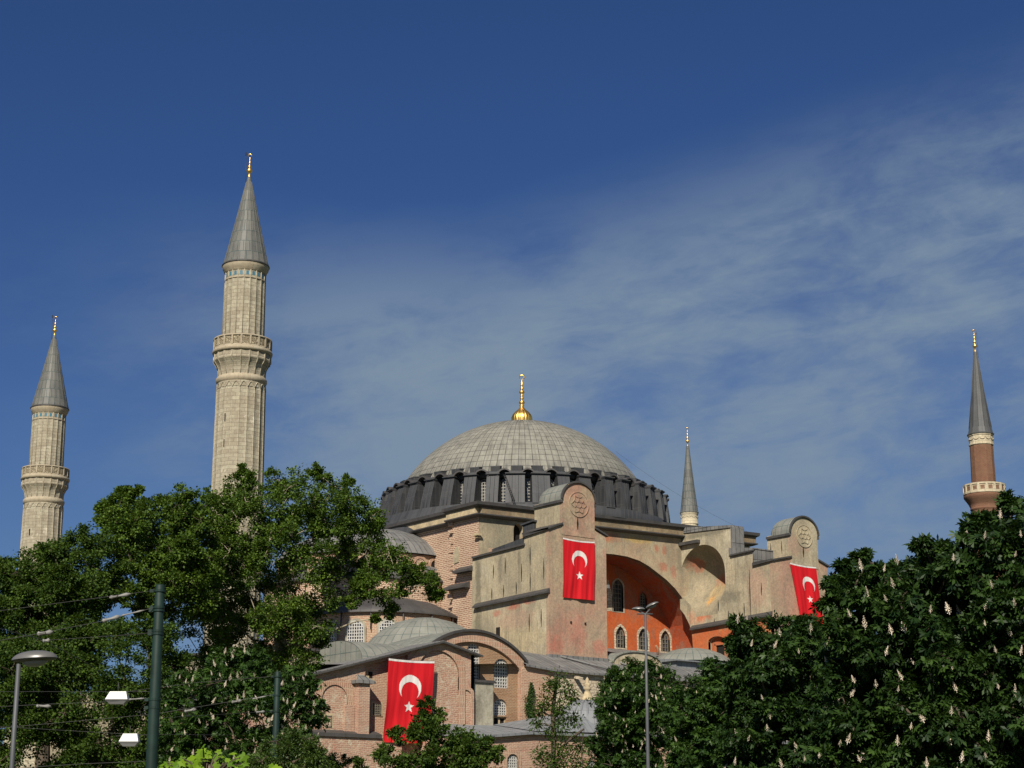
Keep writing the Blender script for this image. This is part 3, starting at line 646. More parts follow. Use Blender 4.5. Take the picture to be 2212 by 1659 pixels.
def turret(xl, xr, yf, yb, z0, zs, parent, matF, matW):
    c = (xl + xr) / 2; hw = (xr - xl) / 2
    front = arch(xl, xr, z0, zs + hw * 0.86, hw * 0.86, 24)
    mb = MB(); F = FS(yf); wall(mb, F, front, [], 0.4); mb.build('turret_front', matF, parent)
    mb = MB(); mb.box(xl + 0.002, xr - 0.002, yf + 0.4, yb, z0, zs); mb.build('turret_side', matW, parent)
    # lead barrel roof, its rounded back end, and an eave lip
    mb = MB(); n = 20
    arc = [(c - (hw + 0.13) * math.cos(math.pi * i / n), zs + 0.02 + (hw * 0.86 + 0.13) * math.sin(math.pi * i / n)) for i in range(n + 1)]
    arc = [(arc[0][0], zs - 0.38)] + arc + [(arc[-1][0], zs - 0.38)]
    y0, y1 = yf - 0.12, yb - hw * 0.55
    L_ = 0
    for (x0, a), (x1, b_) in zip(arc, arc[1:]):
        l = math.hypot(x1 - x0, b_ - a); mb.face([(x0, y0, a), (x1, y0, b_), (x1, y1, b_), (x0, y1, a)], [(y0, L_), (y0, L_ + l), (y1, L_ + l), (y1, L_)]); L_ += l
    ends = [arc]
    for k in range(1, 6):
        t = math.pi / 2 * k / 5; s = math.cos(t)
        ends.append([(c + (x - c) * (1 if i in (0, 22) else (0.25 + 0.75 * s)), zs - 0.38 if i in (0, 22) else zs + (z - zs) * s) for i, (x, z) in enumerate(arc)])
    for k in range(5):
        ya, yb_ = y1 + hw * 0.6 * math.sin(math.pi / 2 * k / 5), y1 + hw * 0.6 * math.sin(math.pi / 2 * (k + 1) / 5)
        for i in range(len(arc) - 1):
            A, Bp = ends[k], ends[k + 1]
            mb.face([(A[i][0], ya, A[i][1]), (A[i + 1][0], ya, A[i + 1][1]), (Bp[i + 1][0], yb_, Bp[i + 1][1]), (Bp[i][0], yb_, Bp[i][1])])
    rf = mb.build('vault_roof', M['lead_pale'], parent)
    mb = MB()
    arc2 = [(c - (hw + q) * math.cos(math.pi * i / n), zs + 0.02 + (hw * 0.86 + q) * math.sin(math.pi * i / n)) for q in (0.0, 0.2) for i in range(n + 1)]
    for i in range(n):
        p = [arc2[i], arc2[i + 1], arc2[i + 2 + n], arc2[i + 1 + n]]
        mb.face([(x, yf - 0.2, z) for x, z in p])
        for q, r_ in ((0, 1), (2, 3)): mb.face([(p[q][0], yf - 0.2, p[q][1]), (p[r_][0], yf - 0.2, p[r_][1]), (p[r_][0], yf - 0.02, p[r_][1]), (p[q][0], yf - 0.02, p[q][1])])
    mb.box(xl - 0.22, xl + 0.05, yf - 0.1, yb, zs - 0.42, zs - 0.12); mb.box(xr - 0.05, xr + 0.22, yf - 0.1, yb, zs - 0.42, zs - 0.12)
    mb.build('roof_edge', M['lead_edge'], parent)

# west tower (with the large flag)
T1 = MB()
xl, xr, yf = -21.8, -13.35, -33.0
prof_ = [(-18.4, 15), (yf, 15), (yf, 36.62), (-28.45, 36.3), (-28.45, 35.35), (-18.4, 35.0)]
mb = MB(); mb.prism([(xl, y, z) for y, z in prof_], (0.6, 0, 0)); mb.box(xl + 0.6, xr, yf + 0.3, -18.6, 15, 35.0); mb.box(xl + 0.6, xr, yf + 0.3, -28.45, 35.0, 36.3)
t1 = mb.build('buttress_tower', M['plaster_tan'], B, 'plaster buttress tower left of the great arch')
mb = MB(); wall(mb, FS(yf - 0.05), [(xl - 0.03, 22.0), (xr + 0.03, 22.0), (xr + 0.03, 36.68), (-15.05, 37.2), (-19.9, 37.3), (xl - 0.03, 36.68)], [], 0.5, True); mb.build('tower_front', M['plaster_pink'], t1)
turret(-19.9, -15.05, yf - 0.10, -28.0, 36.2, 40.35, t1, M['plaster_pink'], M['plaster_tan'])
rosette(FS(yf - 0.10), -17.45, 39.95, 1.5, t1)
mb = MB()   # sloping lead shoulders
for x0, z0, x1, z1 in ((xl - 0.25, 36.58, -19.88, 37.4), (-15.07, 37.35, xr + 0.25, 36.6)):
    mb.prism([(x0, yf - 0.28, z0), (x1, yf - 0.28, z1), (x1, yf - 0.28, z1 + 0.2), (x0, yf - 0.28, z0 + 0.2)], (0, 4.9, 0))
mb.prism([(xl - 0.25, -28.5, 36.28), (xl - 0.25, yf - 0.25, 36.6), (xl - 0.25, yf - 0.25, 36.85), (xl - 0.25, -28.5, 36.55)], (0.35, 0, 0))
mb.build('shoulder_roof', M['lead_edge'], t1)
mb = MB()
mb.prism([(xl - 0.3, -18.6, 35.0), (xl - 0.3, -28.7, 35.33), (xl - 0.3, -28.7, 35.56), (xl - 0.3, -18.6, 35.22)], (0.5, 0, 0))
mb.build('eave', M['lead_edge'], t1)
mb = MB()
mb.prism([(xl + 0.15, -21.9, 35.1), (xl + 0.15, -28.55, 35.4), (xl + 0.15, -28.55, 36.35), (xl + 0.15, -22.1, 35.75)], (8, 0, 0))
mb.box(-20.3, -17.6, -28.3, -26.3, 35.5, 38.1); mb.prism([(-20.5, -26.1, 38.1), (-20.5, -28.5, 38.3), (-20.5, -28.5, 38.5), (-20.5, -26.1, 38.3)], (3.0, 0, 0))
mb.build('stepped_roof', M['lead_dark'], t1)
mb = MB(); mb.box(xl - 0.02, xl + 0.5, -22.1, -21.7, 35.1, 35.9); mb.box(xl - 0.02, xl + 0.5, -21.8, -18.6, 35.1, 35.35); mb.build('brick_coping', M['brick_pink'], t1)
mb = MB(); mb.prism([(xl - 0.04, -19.1, 29.1), (xl - 0.5, -19.1, 29.0), (xl - 0.5, -19.1, 29.2), (xl - 0.04, -19.1, 29.62)], (0, -14.1, 0.32)); mb.build('string_course', M['lead_edge'], t1)
Fw = FW(xl)
for y, z0, z1 in ((-29.6, 32.9, 35.0), (-32.1, 31.0, 33.4), (-24.9, 32.5, 34.4), (-22.6, 32.2, 33.8), (-28.0, 31.2, 33.3), (-29.6, 29.95, 32.0), (-27.0, 29.9, 31.3), (-24.6, 29.8, 31.2), (-22.3, 29.7, 31.1), (-29.4, 25.3, 27.4), (-31.6, 25.7, 27.7)): slit(Fw, y, z0, z1, t1)
slit(FS(yf - 0.10), -17.6, 36.99, 38.4, t1, 0.13)
for x in (-18.7, -16.6): mb = MB(); mb.obox((x, yf - 0.1, 26.3), (0.09, 0, 0), (0, 0.06, 0), (0, 0, 0.12)); mb.build('drain_hole', M['dark_void'], t1)
mb = MB(); mb.box(xl - 0.03, xl + 0.1, -24.05, -23.15, 24.9, 26.4); mb.build('small_window', M['dark_void'], t1)
mb = MB(); mb.box(xl - 0.09, xl + 0.05, -23.17, -22.98, 24.9, 26.45); mb.box(xl - 0.09, xl + 0.05, -24.2, -24.03, 24.9, 26.45); mb.build('window_jamb', M['plaster_fascia'], t1)
mb = MB(); mb.box(xl - 0.35, xr + 0.2, yf - 0.45, yf + 0.05, 22.0, 22.5); mb.box(xr - 0.1, xr + 0.25, yf, -20, 22.2, 22.9); mb.box(xr + 0.02, xr + 0.28, yf - 0.3, yf + 0.3, 30.6, 31.0); mb.build('base_flashing', M['lead_roof'], t1)

# east tower with a niche in its west face
xl, xr, yf = 11.6, 21.4, -35.3
nic = arch(-26.3, -18.25, 28.8, 39.45, 4.0, 24)
cut = [(-18.5, 31.6), (-19.3, 30.8), (-20.2, 29.4), (-20.7, 28.0), (-20.9, 26.4), (-21.0, 15.0)]
out_ = cut + [(yf, 15.0), (yf, 35.95), (-32.2, 35.85), (-32.2, 37.65), (-28.4, 37.55), (-28.4, 41.0), (-18.5, 41.5)]
zs = 35.45; NR = []      # niche courses: height, north edge, south edge, depth
for i in range(12):
    t = i / 11.0; e = t * t * (3 - 2 * t); NR.append((30.3 + (zs - 30.3) * t, -21.4 + (21.4 - 18.62) * min(1, e * 1.5), -25.4 - (27.0 - 25.4) * min(1, e * 1.5), 3.3 * e))
for i in range(1, 13):
    a_ = math.pi / 2 * i / 12; w_ = max(math.cos(a_), 0.03); NR.append((zs + 4.0 * math.sin(a_), -22.81 + 4.19 * w_, -22.81 - 4.19 * w_, 3.3 * w_))
upper_n = [(r[2], r[0]) for r in NR] + [(r[1], r[0]) for r in NR[::-1]]
F = FW(xl)
mb = MB(); wall(mb, F, out_, [upper_n, arch(-26.5, -23.6, 24.0, 27.5, 0.6)], 1.6)
mb.box(xl + 3.6, xr, yf + 0.3, -18.6, 15, 35.8); mb.box(xl + 1.6, xl + 3.7, yf + 0.3, -27.2, 15, 35.8); mb.box(xl + 3.6, xr, -32.2, -18.6, 35.8, 37.5); mb.box(xl + 1.6, xl + 3.7, -32.2, -27.2, 35.8, 37.5); mb.box(xl + 1.6, 13.6, -28.4, -27.2, 37.5, 41.0)
t2 = mb.build('buttress_tower', M['plaster_patchy'], B, 'plaster buttress tower right of the great arch, with arched niche in its side')
# concave niche: half cylinder closing in a half dome
mb = MB(); n = 18
def NP(r, t): a_ = math.pi * t / n; return (xl + r[3] * math.sin(a_), (r[1] + r[2]) / 2 + (r[1] - r[2]) / 2 * math.cos(a_), r[0])
for r0, r1 in zip(NR, NR[1:]):
    for k in range(n): mb.face([NP(r0, k), NP(r0, k + 1), NP(r1, k + 1), NP(r1, k)], None, True)
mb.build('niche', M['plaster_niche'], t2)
mb = MB(); wall(mb, Frame((xl - 0.03, 0, 0), (0, 1, 0), (-1, 0, 0)), [(-20.95, 24.0), (yf, 24.0), (yf, 29.0), (-20.6, 28.6)], [arch(-26.5, -23.6, 24.0, 27.5, 0.6)], 0.4); mb.build('lower_wall', M['plaster_worn_orange'], t2)
mb = MB(); mb.box(xl + 0.55, xl + 0.65, -26.6, -23.5, 23.9, 27.7); mb.build('door_niche', M['plaster_orange'], t2)
mb = MB(); mb.box(xl + 0.45, xl + 0.54, -26.2, -24.6, 24.0, 26.4); mb.build('doorway', M['dark_void'], t2)
mb = MB(); mb.box(xl + 0.25, xl + 0.56, -26.35, -26.2, 24.0, 26.55); mb.box(xl + 0.25, xl + 0.56, -24.62, -24.4, 24.0, 26.55); mb.box(xl + 0.25, xl + 0.56, -26.35, -24.4, 26.4, 26.6); mb.build('door_frame', M['plaster_worn_orange'], t2)
mb = MB(); mb.prism([(xl - 0.04, -20.7, 28.8), (xl - 0.5, -20.7, 28.62), (xl - 0.5, -20.7, 28.84), (xl - 0.04, -20.7, 29.25)], (0, yf + 20.9, 0.45)); mb.build('string_course', M['lead_edge'], t2)
mb = MB()   # lead roofs stepping down
mb.prism([(xl - 0.15, -18.4, 41.45), (xl - 0.15, -28.5, 40.95), (xl - 0.15, -28.5, 41.25), (xl - 0.15, -18.4, 42.25)], (2.1, 0, 0))
mb.prism([(xl - 0.12, -28.3, 41.2), (xl - 0.12, -28.3, 37.3), (xl - 0.12, -28.65, 37.5), (xl - 0.12, -28.65, 41.0)], (2.05, 0, 0))
mb.prism([(xl - 0.15, -27.9, 37.4), (xl - 0.15, -32.4, 37.6), (xl - 0.15, -32.4, 37.85), (xl - 0.15, -27.9, 38.4)], (8.8, 0, 0))
mb.prism([(xl - 0.12, -32.1, 37.8), (xl - 0.12, -32.1, 35.7), (xl - 0.12, -32.4, 35.8), (xl - 0.12, -32.4, 37.7)], (8.8, 0, 0))
mb.build('stepped_roof', M['lead_roof'], t2)
mb = MB(); mb.prism([(xl - 0.3, -32.1, 35.6), (xl - 0.3, yf - 0.25, 35.85), (xl - 0.3, yf - 0.25, 36.1), (xl - 0.3, -32.1, 35.95)], (0.5, 0, 0)); mb.build('eave', M['lead_edge'], t2)
mb = MB(); mb.prism([(xl - 0.3, -28.2, 37.3), (xl - 0.3, -32.4, 37.45), (xl - 0.3, -32.4, 37.62), (xl - 0.3, -28.2, 37.5)], (0.3, 0, 0)); mb.build('eave', M['lead_edge'], t2)
for x0, z0, x1, z1 in ((xl - 0.25, 35.85, 14.85, 36.6), (19.72, 36.6, xr + 0.25, 35.95)):
    mb = MB(); mb.prism([(x0, yf - 0.28, z0), (x1, yf - 0.28, z1), (x1, yf - 0.28, z1 + 0.2), (x0, yf - 0.28, z0 + 0.2)], (0, 3.4, 0)); mb.build('shoulder_roof', M['lead_edge'], t2)
mb = MB(); mb.box(xl - 0.55, xl + 0.1, -22.6, -18.1, 39.75, 40.15); mb.build('ledge', M['lead_edge'], t2)
mb = MB(); wall(mb, FS(yf - 0.05), [(xl - 0.03, 22.0), (xr + 0.03, 22.0), (xr + 0.03, 36.0), (19.75, 36.6), (14.83, 36.6), (xl - 0.03, 35.95)], [], 0.5, True); mb.build('tower_front', M['plaster_pink'], t2)
turret(14.83, 19.75, yf - 0.10, -31.4, 35.5, 39.75, t2, M['plaster_patchy'], M['plaster_tan'])
rosette(FS(yf - 0.10), 17.35, 39.5, 1.45, t2)
slit(FS(yf - 0.10), 17.1, 36.8, 38.2, t2, 0.12)
Fw = FW(xl)
for y, z0, z1 in ((-31.3, 29.6, 35.2), (-33.3, 31.8, 33.4), (-25.6, 30.6, 32.0), (-27.4, 29.2, 30.5), (-30.2, 29.6, 31.2), (-24.8, 28.9, 29.8)): slit(Fw, y, z0, z1, t2, 0.09)
Fw = FW(14.83)
for y in (-32.0, -33.9): slit(Fw, y, 37.2, 38.8, t2, 0.08)
# jamb of the great arch behind the tower's edge
mb = MB(); mb.box(14.36, 14.6, -21.5, -13.9, 20.0, 29.0); mb.build('arch_jamb', M['plaster_orange'], B)

# ------------- south aisle, gallery roofs
mb = MB(); eave = [(-29.0, 20.62), (-25.0, 20.3), (-20.0, 20.22), (30.0, 20.25)]
for (x0, z0), (x1, z1) in zip(eave, eave[1:]):
    mb.face([(x0, -38.05, z0), (x1, -38.05, z1), (x1, -33.0, 22.35), (x0, -33.0, 22.35)]); mb.face([(x0, -38.05, z0), (x1, -38.05, z1), (x1, -38.05, z1 - 0.22), (x0, -38.05, z0 - 0.22)])
    mb.face([(x0, -38.05, z0 - 0.22), (x1, -38.05, z1 - 0.22), (x1, -37.3, z1 - 0.1), (x0, -37.3, z0 - 0.1)])
mb.face([(-30.0, -33.0, 22.35), (30, -33.0, 22.35), (30, -18.4, 25.0), (-30.0, -18.4, 25.0)])
mb.face([(-30.0, -33.0, 22.34), (-30.0, -18.4, 24.9), (-30.0, -18.4, 15), (-30.0, -33.0, 15)])
mb.prism([(-14.6, -18.3, 24.5), (-14.6, -18.3, 26.3), (-14.6, -26.0, 23.6)], (2.6, 0, 0))
for x0, y0, x1, y1 in ((-12, -35, -12.6, -33.6), (-16.5, -37.5, -20.5, -33.4)):
    mb.tube([(x0, y0, 20.3 + (y0 + 38.4) * 0.39 + 0.1), (x1, y1, 20.3 + (y1 + 38.4) * 0.39 + 0.1)], 0.12, 5)
mb.build('aisle_roof', M['lead_roof'], B)
mb = MB(); mb.face([(-14.5, -18.35, 25.3), (14.4, -18.35, 25.3), (14.4, -13.9, 26.4), (-14.5, -13.9, 26.4)]); mb.build('recess_roof', M['lead_roof'], B)
mb = MB(); mb.box(-3.2, 12.0, -33.6, -22, 21.7, 22.95); mb.prism([(-3.6, -34.1, 22.85), (-3.6, -34.1, 23.0), (-3.6, -21.9, 24.1), (-3.6, -21.9, 22.9)], (16, 0, 0)); mb.build('gallery_block', M['lead_seamed'], B)
mb = MB(); mb.lathe([(5.1, 23.25), (4.95, 23.5), (4.4, 23.95), (3.6, 24.4), (2.4, 24.85), (1.2, 25.08), (0.0, 25.15)], 28, (3.6, -29.0), rref=5); mb.build('gallery_dome', M['lead_pale'], B)
mb = MB(); mb.tube([(0.6, -26.2, 24.4), (0.6, -26.2, 25.2), (0.3, -26.2, 25.5)], 0.14, 6); mb.build('vent_pipe', M['brick_brown'], B)
ba = [(-9.8 - 3.7 * math.cos(math.pi * i / 14), 22.0 + 1.35 * math.sin(math.pi * i / 14)) for i in range(15)]
mb = MB(); mb.poly([(x, -34.2, z) for x, z in ba] + [(-6.1, -34.2, 21.0), (-13.5, -34.2, 21.0)]); mb.build('barrel_gable', M['plaster_tan'], B)
mb = MB()
for (x0, z0), (x1, z1) in zip(ba, ba[1:]):
    mb.face([(x0, -34.35, z0 + 0.02), (x1, -34.35, z1 + 0.02), (x1, -24, z1 + 0.6), (x0, -24, z0 + 0.6)])
    mb.face([(x0, -34.35, z0 + 0.02), (x1, -34.35, z1 + 0.02), (x1, -34.35, z1 + 0.2), (x0, -34.35, z0 + 0.2)]); mb.face([(x0, -34.35, z0 + 0.2), (x1, -34.35, z1 + 0.2), (x1, -34.0, z1 + 0.2), (x0, -34.0, z0 + 0.2)])
mb.build('barrel_roof', M['lead_pale'], B)

# south aisle wall: brick bay with the big round gable, then rubble stone
F = FS(-37.5)
lw1 = arch(-36.2, -34.5, 18.7, 22.5); lw2 = arch(-32.68, -30.7, 18.0, 21.1); lw3 = arch(-32.68, -30.88, 15.15, 16.85); lw4 = [(-32.6, 14.0), (-30.95, 14.0), (-30.95, 15.0), (-32.6, 15.0)]
cxA, czA, RA = -35.5, 14.05, 9.6
def arcz(x, R=RA): return czA + math.sqrt(max(0, R * R - (x - cxA) ** 2))
outl = [(-42.0, 8.0), (-28.6, 8.0)] + [(x, arcz(x)) for x in np.linspace(-28.9, -42.0, 30)]
inner = [(-41.5, 13.0), (-29.5, 13.0)] + [(x, czA + math.sqrt(max(0, 8.55 ** 2 - (x - cxA) ** 2))) for x in np.linspace(-29.5, -41.5, 30)]
mb = MB(); wall(mb, F, outl, [inner], 0.35)
mb.build('round_gable', M['brick_vous'], B, 'ring of radial bricks under the round gable')
mb = MB(); wall(mb, FS(-37.18), [(-42, 10), (-28.8, 10)] + [(x, arcz(x, 8.9)) for x in np.linspace(-28.9, -42.0, 30)], [lw1, lw2, lw3, lw4], 0.5)
mb.build('bay_wall', M['brick_brown'], B)
F3 = FS(-37.18)
for o, nx, nz in ((lw1, 5, 12), (lw2, 6, 9), (lw3, 6, 6)): window(F3, o, 0.3, B, nx, nz, 0.052)
window(F3, lw4, 0.35, B, 2, 1, 0.12, M['plaster_fascia'], M['dark_void'], 0.12)
mb = MB()
xs = list(np.linspace(-28.5, -42.5, 32))
for x0, x1 in zip(xs, xs[1:]):
    for R0, d0, R1, d1 in ((RA + 0.0, 0.3, RA + 0.26, 0.3), (RA + 0.26, 0.3, RA + 0.26, 0.0)):
        mb.face([(x0, -37.5 - d0, arcz(x0, R0)), (x1, -37.5 - d0, arcz(x1, R0)), (x1, -37.5 - d1, arcz(x1, R1)), (x0, -37.5 - d1, arcz(x0, R1))])
    mb.face([(x0, -37.8, arcz(x0)), (x1, -37.8, arcz(x1)), (x1, -37.4, arcz(x1)), (x0, -37.4, arcz(x0))])
mb.build('gable_edge', M['lead_edge'], B)
mb = MB()
for x0, x1 in zip(xs, xs[1:]):
    r_ = RA + 0.26; mb.face([(x0, -37.5, arcz(x0, r_)), (x1, -37.5, arcz(x1, r_)), (x1, -27.5, arcz(x1, r_)), (x0, -27.5, arcz(x0, r_))])
mb.build('gable_vault', M['lead_pale'], B)
mb = MB(); wall(mb, FS(-37.6), [(-29.3, 8), (-24.9, 8), (-24.9, 20.1), (-28.9, 20.5), (-29.3, 20.0)], [], 0.8); mb.build('aisle_wall_brick', M['brick_pink'], B)
mb = MB(); wall(mb, FS(-37.55), [(-24.9, 0), (30, 0), (30, 20.1), (-24.9, 20.1)], [], 0.8); mb.build('aisle_wall_stone', M['stone_rubble'], B, 'pale rubble stone wall under the lead eave')
mb = MB(); mb.prism([(-22.1, -37.5, 19.55), (-22.1, -38.7, 19.3), (-22.1, -38.7, 19.55), (-22.1, -37.5, 19.85)], (0.45, 0, 0)); mb.build('waterspout', M['stone_rubble'], B)
# grey rendered lean-to in the corner
mb = MB(); mb.box(-36.7, -33.75, -38.55, -37.3, 8, 18.3); mb.build('lean_to', M['plaster_grey'], B)
mb = MB(); mb.box(-36.7, -33.6, -38.75, -37.3, 18.3, 18.55); mb.build('lean_to_roof', M['lead_edge'], B)

# ------------- west end: half dome, apse drum, exedra
mb = MB(); mb.lathe([(12.2, 36.75), (12.0, 37.0), (11.2, 37.9), (9.8, 38.95), (7.8, 39.95), (5.2, 40.75), (2.6, 41.15), (0, 41.3)], 64, (-22.3, 3.2), rref=11); mb.build('half_dome', M['lead_roof'], B)
mb = MB(); mb.lathe([(11.75, 24), (11.75, 36.7)], 72, (-22.3, 3.2)); apse = mb.build('apse_wall', M['brick_apse'], B)
for i in range(9):
    a = R_(188 + 11.5 * i); c = Vector((-22.3 + 11.78 * math.cos(a), 3.2 + 11.78 * math.sin(a), 0)); n_ = Vector((math.cos(a), math.sin(a), 0)); u_ = Vector((-math.sin(a), math.cos(a), 0))
    Fq = Frame(c, u_, n_); o = arch(-0.75, 0.75, 33.9, 36.2)
    surround(Fq, o, 0.3, 0.12, M['brick_vous'], B, 'brick_arch')
    mb = MB(); mb.poly([Fq.P(*p, 0.03) for p in o]); mb.build('blind_window', M['brick_pier'] if i % 2 else M['dark_void'], B)
    a2 = a + R_(5.75); c2 = Vector((-22.3 + 12.1 * math.cos(a2), 3.2 + 12.1 * math.sin(a2), 35.1)); n2 = Vector((math.cos(a2), math.sin(a2), 0)); u2 = Vector((-math.sin(a2), math.cos(a2), 0))
    mb = MB(); mb.obox(c2 + n2 * 0.1, n2 * 0.7 - UP * 0.25, u2 * 0.62, UP * 0.13); mb.obox(c2 - UP * 1.0, n2 * 0.3, u2 * 0.5, UP * 0.9); mb.build('pier_cap', M['lead_roof'], B)
mb = MB(); mb.lathe([(11.7, 34.2), (13.6, 33.5), (13.7, 33.2), (11.9, 33.1)], 72, (-22.3, 3.2), rref=12); mb.build('lead_skirt', M['lead_edge'], B)
mb = MB(); mb.lathe([(13.3, 20), (13.3, 33.2)], 72, (-22.3, 3.2)); mb.build('apse_lower_wall', M['brick_pier'], B)
# south-west exedra
EC = (-27.0, -6.9)
mb = MB(); mb.lathe([(9.75, 28.25), (9.75, 28.55), (8.6, 29.2), (6.5, 30.2), (3.0, 31.0), (0, 31.3)], 56, EC, rref=9); mb.build('exedra_roof', M['lead_edge'], B)
mb = MB(); mb.lathe([(9.25, 10), (9.25, 28.3)], 64, EC); mb.build('exedra_wall', M['brick_apse'], B)
for i, ang in enumerate((196, 218, 241, 264, 287)):
    a = R_(ang); n_ = Vector((math.cos(a), math.sin(a), 0)); u_ = Vector((-math.sin(a), math.cos(a), 0))
    Fq = Frame(Vector((EC[0], EC[1], 0)) + n_ * 9.42, u_, n_); o = arch(-1.02, 1.02, 23.6, 27.3)
    window(Fq, o, 0.05, B, 7, 10, 0.05); surround(Fq, o, 0.25, 0.02, M['plaster_grey'], B)
    a2 = a + R_(11); n2 = Vector((math.cos(a2), math.sin(a2), 0)); mb = MB(); p = Vector((EC[0], EC[1], 0)) + n2 * 9.5
    mb.tube([p + UP * 28.3, p + n2 * 0.15 + UP * 26.2], [0.12, 0.05], 5); mb.build('drain_spout', M['lead_edge'], B)
# lower west roofs
mb = MB(); mb.lathe([(6.9, 22.9), (6.75, 23.2), (6.0, 24.1), (4.8, 25.1), (3.2, 25.9), (1.5, 26.35), (0, 26.45)], 32, (-33.2, -25.2), rref=6.5); mb.lathe([(6.6, 15), (6.6, 23.0)], 32, (-33.2, -25.2)); mb.build('side_dome', M['lead_pale'], B)
mb = MB(); va = [(-31.0 - 5.4 * math.cos(math.pi * i / 16), 19.9 + 2.5 * math.sin(math.pi * i / 16)) for i in range(17)]
for (y0, z0), (y1, z1) in zip(va, va[1:]): mb.face([(-48.6, y0, z0), (-48.6, y1, z1), (-38.0, y1, z1), (-38.0, y0, z0)])
mb.poly([(-48.55, y, z) for y, z in va]); mb.box(-48.6, -38, -36.0, -26.0, 12, 19.95)
mb.face([(-56, -38, 19.0), (-30, -38, 20.6), (-30, -18, 21.3), (-56, -18, 20.2)])
mb.build('narthex_roof', M['lead_pale'], B)
mb = MB(); mb.box(-56.5, -48.0, -27.5, -10, 5, 21.6); mb.box(-56, -30, -24, 30, 0, 19.5); mb.build('narthex_wall', M['plaster_tan'], B)
mb = MB(); mb.box(-57, -47.6, -28.0, -9.5, 21.6, 21.8); mb.build('narthex_coping', M['lead_edge'], B)
mb = MB(); mb.box(-20.2, 24.1, -12.5, 18.5, 0, 40.0); mb.box(-30, 30, -33, 33, 0, 20); mb.build('core_wall', M['brick_pink'], B)

# ------------------------------------------------------------------ gabled brick wing at the south-west corner
G = empty('gabled_wing', (-46, -39, 0), 'pink brick gabled wing with lead roof and arched recess at the basilica\'s left corner', 'building')
F = FS(-39.0)
def roofz(x): return 18.2 + (x + 55.4) / 14.5 * 3.95 if x < -40.9 else 22.15 - (x + 40.9) / 4.8 * 1.1
rec1 = [(-50.0, 12.3), (-44.9, 12.3), (-44.9, roofz(-44.9) - 0.5), (-50.0, roofz(-50.0) - 0.5)]
rec2 = arch(-43.8, -38.5, 12.3, 21.2, 2.5, 20); rec3 = arch(-38.25, -36.95, 12.6, 17.4); rec4 = arch(-55.0, -52.0, 12.6, 17.1)
w0 = [(-54.5, 13.0), (-53.75, 13.0), (-53.75, 14.1), (-54.5, 14.1)]
mb = MB(); wall(mb, F, [(-70, 0), (-36.6, 0), (-36.6, roofz(-36.6)), (-40.9, 22.15), (-55.4, 18.2), (-70, 14.3)], [rec1, rec2, rec3, rec4], 0.5)
mb.box(-70, -36.62, -38.3, -37.5, 0, 14); mb.prism([(-36.6, -39, 0), (-36.6, -39, 21.0), (-36.6, -37.3, 21.0), (-36.6, -37.3, 0)], (-0.4, 0, 0))
gw = mb.build('wall', M['brick_gable'], G)
mb = MB(); mb.poly([(x, -38.55, z) for x, z in rec1]); mb.build('recess_wall', M['brick_pink'], G)
for y_, rc_ in ((-38.84, rec2), (-38.9, rec3), (-38.92, rec4)): mb = MB(); mb.poly([(x, y_, z) for x, z in rc_]); mb.build('arch_infill', M['brick_mixed'], G)
surround(FS(-39.0), rec2, 0.75, 0.05, M['brick_vous'], G, 'brick_arch'); surround(FS(-39.0), rec4, 0.7, 0.05, M['brick_vous'], G, 'brick_arch'); surround(FS(-39.0), rec3, 0.35, 0.04, M['brick_vous'], G, 'brick_arch')
mb = MB(); mb.box(-51.25, -50.0, -39.9, -38.9, 12.2, 17.3); mb.box(-52.4, -51.3, -39.25, -38.95, 12.2, 15.2); pl = mb.build('pilaster', M['brick_gable'], G)
mb = MB(); mb.box(-51.6, -49.65, -40.2, -38.95, 17.3, 17.62); mb.prism([(-51.5, -40.1, 17.62), (-49.75, -40.1, 17.62), (-50.3, -39.2, 18.2), (-51.0, -39.2, 18.2)], (0, 0.2, 0)); mb.build('pilaster_cap', M['lead_roof'], pl)
mb = MB(); mb.prism([(-71, -39.55, 13.85), (-40.9, -39.55, 22.0), (-40.9, -39.55, 22.22), (-71, -39.55, 14.07)], (0, 10, 0)); mb.prism([(-40.9, -39.55, 22.0), (-35.9, -39.55, 20.85), (-35.9, -39.55, 21.04), (-40.9, -39.55, 22.22)], (0, 2.2, 0)); mb.build('gable_roof', M['lead_roof'], G)
mb = MB(); mb.prism([(-71, -39.62, 13.8), (-40.9, -39.62, 21.98), (-40.9, -39.62, 22.16), (-71, -39.62, 14.0)], (0, 0.06, 0)); mb.prism([(-40.9, -39.62, 21.98), (-35.85, -39.62, 20.8), (-35.85, -39.62, 20.98), (-40.9, -39.62, 22.16)], (0, 0.06, 0)); mb.build('roof_edge', M['lead_edge'], G)
mb = MB(); mb.prism([(-70, -38.9, 12.75), (-70, -39.95, 12.4), (-70, -39.95, 12.05), (-70, -38.9, 12.0)], (21.5, 0, 0)); mb.build('ledge', M['lead_edge'], G)
mb = MB(); mb.box(-70, -46, -39.75, -38.9, 0, 12.1); mb.build('plinth_wall', M['brick_mixed'], G)
Fr = FS(-38.5)
o = [(-48.75, 14.4), (-47.8, 14.4), (-47.8, 15.55), (-48.75, 15.55)]
window(Frame((0, -38.58, 0), (1, 0, 0), (0, -1, 0)), o, 0.0, G, 4, 5, 0.03, M['grey_lattice'], M['dark_void']); surround(Frame((0, -38.56, 0), (1, 0, 0), (0, -1, 0)), o, 0.2, 0.06, M['plaster_fascia'], G)
window(Frame((0, -38.9, 0), (1, 0, 0), (0, -1, 0)), w0, 0.0, G, 1, 1, 0.03, M['grey_lattice'], M['dark_void']); surround(Frame((0, -38.88, 0), (1, 0, 0), (0, -1, 0)), w0, 0.18, 0.06, M['plaster_fascia'], G)
